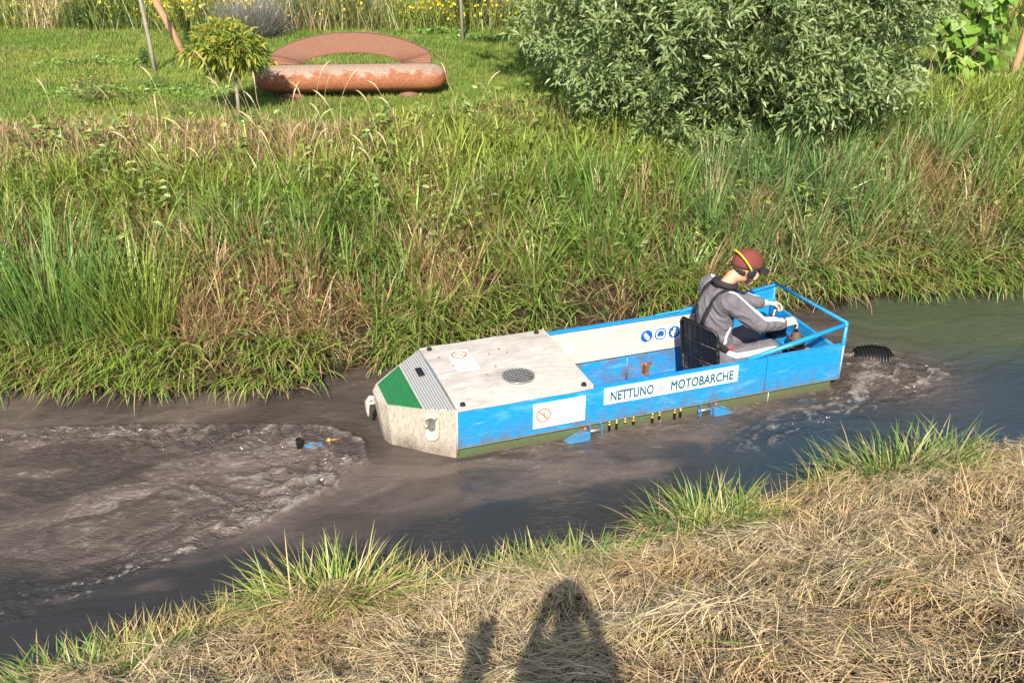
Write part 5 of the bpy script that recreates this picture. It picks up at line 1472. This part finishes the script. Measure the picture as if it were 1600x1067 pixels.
for i in range(41):
    a = math.pi * i / 40
    ox = math.cos(a) * 0.93; oz = 0.345 + 0.09 * min(1, abs(math.sin(a)) * 8) + 0.25 * abs(math.sin(a)) ** 1.5
    ix = math.cos(a) * 0.56; iz_ = 0.345 + 0.125 * abs(math.sin(a)) ** 1.1
    oo.append((ox, oz)); ii.append((ix, iz_))
def back_pt(q, y): return (q[0], 0.10 + y + (q[1] - 0.345) * 0.22, q[1] - 0.012)
ring_o = [[bm.verts.new(back_pt(q, y)) for q in oo] for y in (0.0, 0.12)]
ring_i = [[bm.verts.new(back_pt(q, y)) for q in ii] for y in (0.0, 0.12)]
for i in range(40):
    bm.faces.new((ring_o[0][i], ring_o[0][i + 1], ring_i[0][i + 1], ring_i[0][i]))
    bm.faces.new((ring_o[1][i], ring_i[1][i], ring_i[1][i + 1], ring_o[1][i + 1]))
    bm.faces.new((ring_o[0][i], ring_o[1][i], ring_o[1][i + 1], ring_o[0][i + 1]))
    bm.faces.new((ring_i[0][i], ring_i[0][i + 1], ring_i[1][i + 1], ring_i[1][i]))
for i in (0, 40):
    bm.faces.new((ring_o[0][i], ring_i[0][i], ring_i[1][i], ring_o[1][i]))
obj('backrest', bm, M['terra'], bench, bevel=0.012)
for x in (-0.66, 0.66):
    bm = bmesh.new(); bmesh.ops.create_uvsphere(bm, u_segments=14, v_segments=8, radius=1, matrix=Matrix.Translation((x, -0.04, 0.015)) @ Matrix.Diagonal((0.14, 0.17, 0.085, 1)))
    obj('foot', bm, M['terra'], bench, smooth=True)

# ---- stakes, poles and young trees on the lawn
def gz(x, y): return float(ground_z(np.array([x]), np.array([y]))[0])
def pole(name, label, cat, x, y, top, r0, r1, mat):
    bm = bmesh.new()
    tp = Vector(top)
    pts = [Vector((0, 0, -0.1)).lerp(tp, q / 5) + Vector((0.006 * math.sin(q * 2.1), 0.006 * math.cos(q * 1.3), 0)) for q in range(6)]
    tube(bm, pts, r0, 9, True, r1)
    o = obj(name, bm, mat, None, smooth=True); o.location = (x, y, gz(x, y)); return tag(o, label, cat)
pole('leaning_pole', 'thick orange brown wooden pole leaning left above the small bushy tree', 'pole', -4.39, 14.29, (-1.0, 0.1, 2.35), 0.048, 0.040, M['wood'])
pole('slender_post', 'slender pale grey upright post on the lawn, left of the leaning pole', 'post', -4.58, 13.43, (-0.10, 0, 2.3), 0.027, 0.023, M['bark_pale'])
pole('tree_stake', 'brown wooden stake beside the broad leaved young tree at far right', 'stake', 6.04, 12.67, (0.28, 0.05, 2.0), 0.050, 0.045, M['wood'])
pole('thin_stake', 'thin white stake standing in front of the yellow flowers', 'stake', -1.52, 17.3, (0.02, 0, 1.7), 0.022, 0.020, M['bark_pale'])
leafy_tree('young_tree', 'young tree with straight thin trunk on the lawn right of the bench', -0.72, 15.56, (-0.05, 0, 1.75), (0.42, 0.38, 0.45), 700, 0.10, 0.04, [G_mid, G_mid * 1.3, G_yel], 0.027, 10, bark='bark_pale')
leafy_tree('young_tree', 'young tree trunk behind the grey shrub, left one of two', -4.75, 18.4, (0, 0, 1.9), (0.5, 0.5, 0.5), 500, 0.10, 0.04, [G_mid, G_mid * 1.3], 0.05, 9, bark='bark_pale')
leafy_tree('young_tree', 'dark young tree trunk behind the grey shrub, right one of two', -3.66, 17.8, (0.05, 0, 1.8), (0.5, 0.5, 0.45), 500, 0.10, 0.04, [G_mid, G_dark * 1.5], 0.055, 9, bark='bark')

# ---- broad leaved young tree at far right: every leaf a piece of its own
fx_, fy_ = 5.42, 12.45
fig = empty('broad_leaved_tree', (fx_, fy_, gz(fx_, fy_))); tag(fig, 'young tree with large bright green heart shaped leaves beside the stake', 'tree')
bm = bmesh.new(); tube(bm, [(0, 0, -0.1), (0.03, 0, 0.6), (-0.02, 0, 1.2), (0.03, 0, 2.0)], 0.035, 8, True, 0.018)
tips = []
for k in range(13):
    a = random.uniform(0, 6.28); z0 = 0.22 + k * 0.11
    e = Vector((math.cos(a) * random.uniform(0.25, 0.52), math.sin(a) * random.uniform(0.2, 0.4), z0 + random.uniform(0.02, 0.2)))
    tube(bm, [(0, 0, z0 - 0.05), Vector((0, 0, z0)).lerp(e, 0.5) + Vector((0, 0, 0.05)), e], 0.012, 5, True, 0.005); tips.append((Vector((0, 0, z0)), e))
obj('trunk', bm, M['bark'], fig, smooth=True)
lm = []
for k in range(4):
    bm = bmesh.new(); s = 1.0
    out = [(0, 0.02), (0.045, -0.015), (0.075, 0.02), (0.078, 0.06), (0.05, 0.11), (0, 0.165), (-0.05, 0.11), (-0.078, 0.06), (-0.075, 0.02), (-0.045, -0.015)]
    cv = bm.verts.new((0, 0.06, -0.012)); vv = [bm.verts.new((p[0], p[1], 0.012 * math.sin(p[0] * 40 + k) - 0.9 * max(0, p[1] - 0.08) ** 1.5)) for p in out]
    for i in range(10): bm.faces.new((cv, vv[i], vv[(i + 1) % 10]))
    me = bpy.data.meshes.new('leaf'); bm.to_mesh(me); bm.free()
    ca = me.color_attributes.new('Col', 'FLOAT_COLOR', 'POINT')
    cl = np.array([(0.17, 0.32, 0.045, 1), (0.22, 0.38, 0.055, 1), (0.13, 0.25, 0.04, 1), (0.28, 0.42, 0.08, 1)][k], np.float32)
    ca.data.foreach_set('color', np.tile(cl, len(me.vertices)).astype(np.float32))
    me.materials.append(M['leaf']); lm.append(me)
for k in range(170):
    dv = Vector((random.gauss(0, 1), random.gauss(0, 1), random.gauss(0, 1))).normalized() * random.uniform(0.45, 1.0) ** 0.7
    p = Vector((0.0 + dv.x * 0.46, dv.y * 0.34, 0.72 + dv.z * 0.62))
    o = bpy.data.objects.new('leaf', lm[k % 4]); COL.objects.link(o); o.parent = fig; o.location = p
    o.rotation_euler = (random.gauss(-0.9, 0.4), random.gauss(0, 0.4), math.pi + random.gauss(0, 0.9)); s = random.uniform(0.65, 1.1); o.scale = (s, s, s)

# ---- grey violet shrub, weeds, little upright conifer
def stem_shrub(name, label, cat, x, y, n, r_, h, cols, width=0.006, lean=(0.05, 0.7)):
    return tuft(name, label, cat, x, y, n, r_ * 0.35, r_ * 0.3, h, width, cols, lean, (0.0, 0.4), None, None, 'grass', 3)
stem_shrub('lavender_shrub', 'round grey violet shrub of fine stems behind the small bushy tree', 'shrub', -3.88, 15.9, 1300, 0.85, 0.80, [np.array([0.30, 0.26, 0.28]), np.array([0.22, 0.25, 0.19]), np.array([0.36, 0.31, 0.34]), np.array([0.16, 0.20, 0.14])], 0.009, (0.1, 1.0))
leafy_tree('weed_bush', 'low sparse weed with brownish stems on the lawn at left', -4.68, 11.7, (0, 0, 0.20), (0.30, 0.22, 0.16), 240, 0.055, 0.02, [G_dark * 1.3, S_or * 0.7, G_mid, S_br], 0.008, 12, cat='weed')
leafy_tree('conifer_seedling', 'tiny upright dark green conifer at the foot of the slender post', -4.72, 13.55, (0, 0, 0.17), (0.05, 0.05, 0.17), 260, 0.05, 0.012, [np.array([0.05, 0.13, 0.03]), np.array([0.07, 0.16, 0.04])], 0.012, 9, cat='conifer', droop=0.0)

# ---- strip of wild flowers and tall weeds behind the lawn
N = 46000
py = RNG.uniform(16.0, 22.0, N); px = RNG.uniform(-1, 1, N) * (0.54 * py + 1.0)
edge = 16.35 + (fbm(px * 0.8, px * 0 + 1, 601, 3) - 0.5) * 1.0 + sstep(-1.0, 2.0, px) * 0.4
ok = py > edge; px, py = px[ok], py[ok]; N = len(px)
z1_ = fbm(px * 0.8, py * 0.6, 611, 3); z2_ = fbm(px * 1.3, py * 1.0, 621, 3)
h = RNG.uniform(0.25, 0.75, N) * (0.6 + 0.8 * z2_)
c = mixc(np.tile(np.array([0.24, 0.29, 0.07]), (N, 1)), np.array([0.50, 0.40, 0.22]), sstep(0.5, 0.66, z1_))
c = mixc(c, np.array([0.07, 0.12, 0.03]), sstep(0.52, 0.66, z2_) * 0.8) * RNG.uniform(0.7, 1.3, N)[:, None]
parts = [blades(np.stack([px, py, ground_z(px, py)], 1), h, 0.016, RNG.uniform(0, 6.28, N), RNG.uniform(0.05, 0.5, N), RNG.uniform(0, 0.7, N), c * 0.8, c, 2)]
k = RNG.uniform(0, 1, N) < (0.10 + 0.65 * sstep(0.46, 0.60, fbm(px * 0.9 + 5, py * 0.8, 631, 3)))
fx2, fy2, fh = px[k], py[k], h[k]; n = len(fx2)
fp = np.stack([fx2 + RNG.normal(0, .04, n), fy2 + RNG.normal(0, .04, n), ground_z(fx2, fy2) + fh * RNG.uniform(0.6, 1.0, n)], 1)
parts.append(leaves(fp, RNG.normal(0, 1, (n, 3)), RNG.uniform(0.04, 0.07, n), RNG.uniform(0.035, 0.055, n), np.array([0.80, 0.62, 0.04]) * RNG.uniform(0.7, 1.1, (n, 1)), 0.0))
n = 22000
qx = RNG.uniform(-11, 11, n); qy = RNG.uniform(16.7, 22, n)
qz = ground_z(qx, qy) + RNG.uniform(0.05, 0.75, n) * (0.4 + fbm(qx, qy, 641, 3))
parts.append(leaves(np.stack([qx, qy, qz], 1), RNG.normal(0, 1, (n, 3)), RNG.uniform(0.06, 0.12, n), RNG.uniform(0.03, 0.05, n), mixc(np.tile(G_mid * 0.9, (n, 1)), G_yel, RNG.uniform(0, 0.7, n)) * RNG.uniform(0.6, 1.2, (n, 1))))
stuff('wild_flowers', parts, M['grass'], 'strip of yellow wild flowers and tall weeds behind the lawn', 'flowers')
# low darker herbs at the foot of the young tree and here and there on the lawn
parts = []
for x, y, rx, ry, n in ((-0.45, 15.75, 0.55, 0.22, 900), (-1.15, 16.3, 0.45, 0.2, 500), (-5.6, 13.9, 0.7, 0.25, 300), (-4.4, 12.1, 1.1, 0.6, 700)):
    a = RNG.uniform(0, 6.28, n); r_ = np.sqrt(RNG.uniform(0, 1, n))
    qx = x + np.cos(a) * r_ * rx; qy = y + np.sin(a) * r_ * ry
    parts.append(leaves(np.stack([qx, qy, ground_z(qx, qy) + RNG.uniform(0.0, 0.09, n) * (1.1 - r_)], 1), np.stack([np.cos(a), np.sin(a), RNG.uniform(0, 1.2, n)], 1), RNG.uniform(0.04, 0.09, n), RNG.uniform(0.02, 0.04, n), mixc(np.tile(np.array([0.13, 0.22, 0.05]), (n, 1)), G_mid * 1.3, RNG.uniform(0, 1, n))))
stuff('lawn_herbs', parts, M['grass'], 'low patches of darker broad leaved herbs in the lawn', 'herbs')
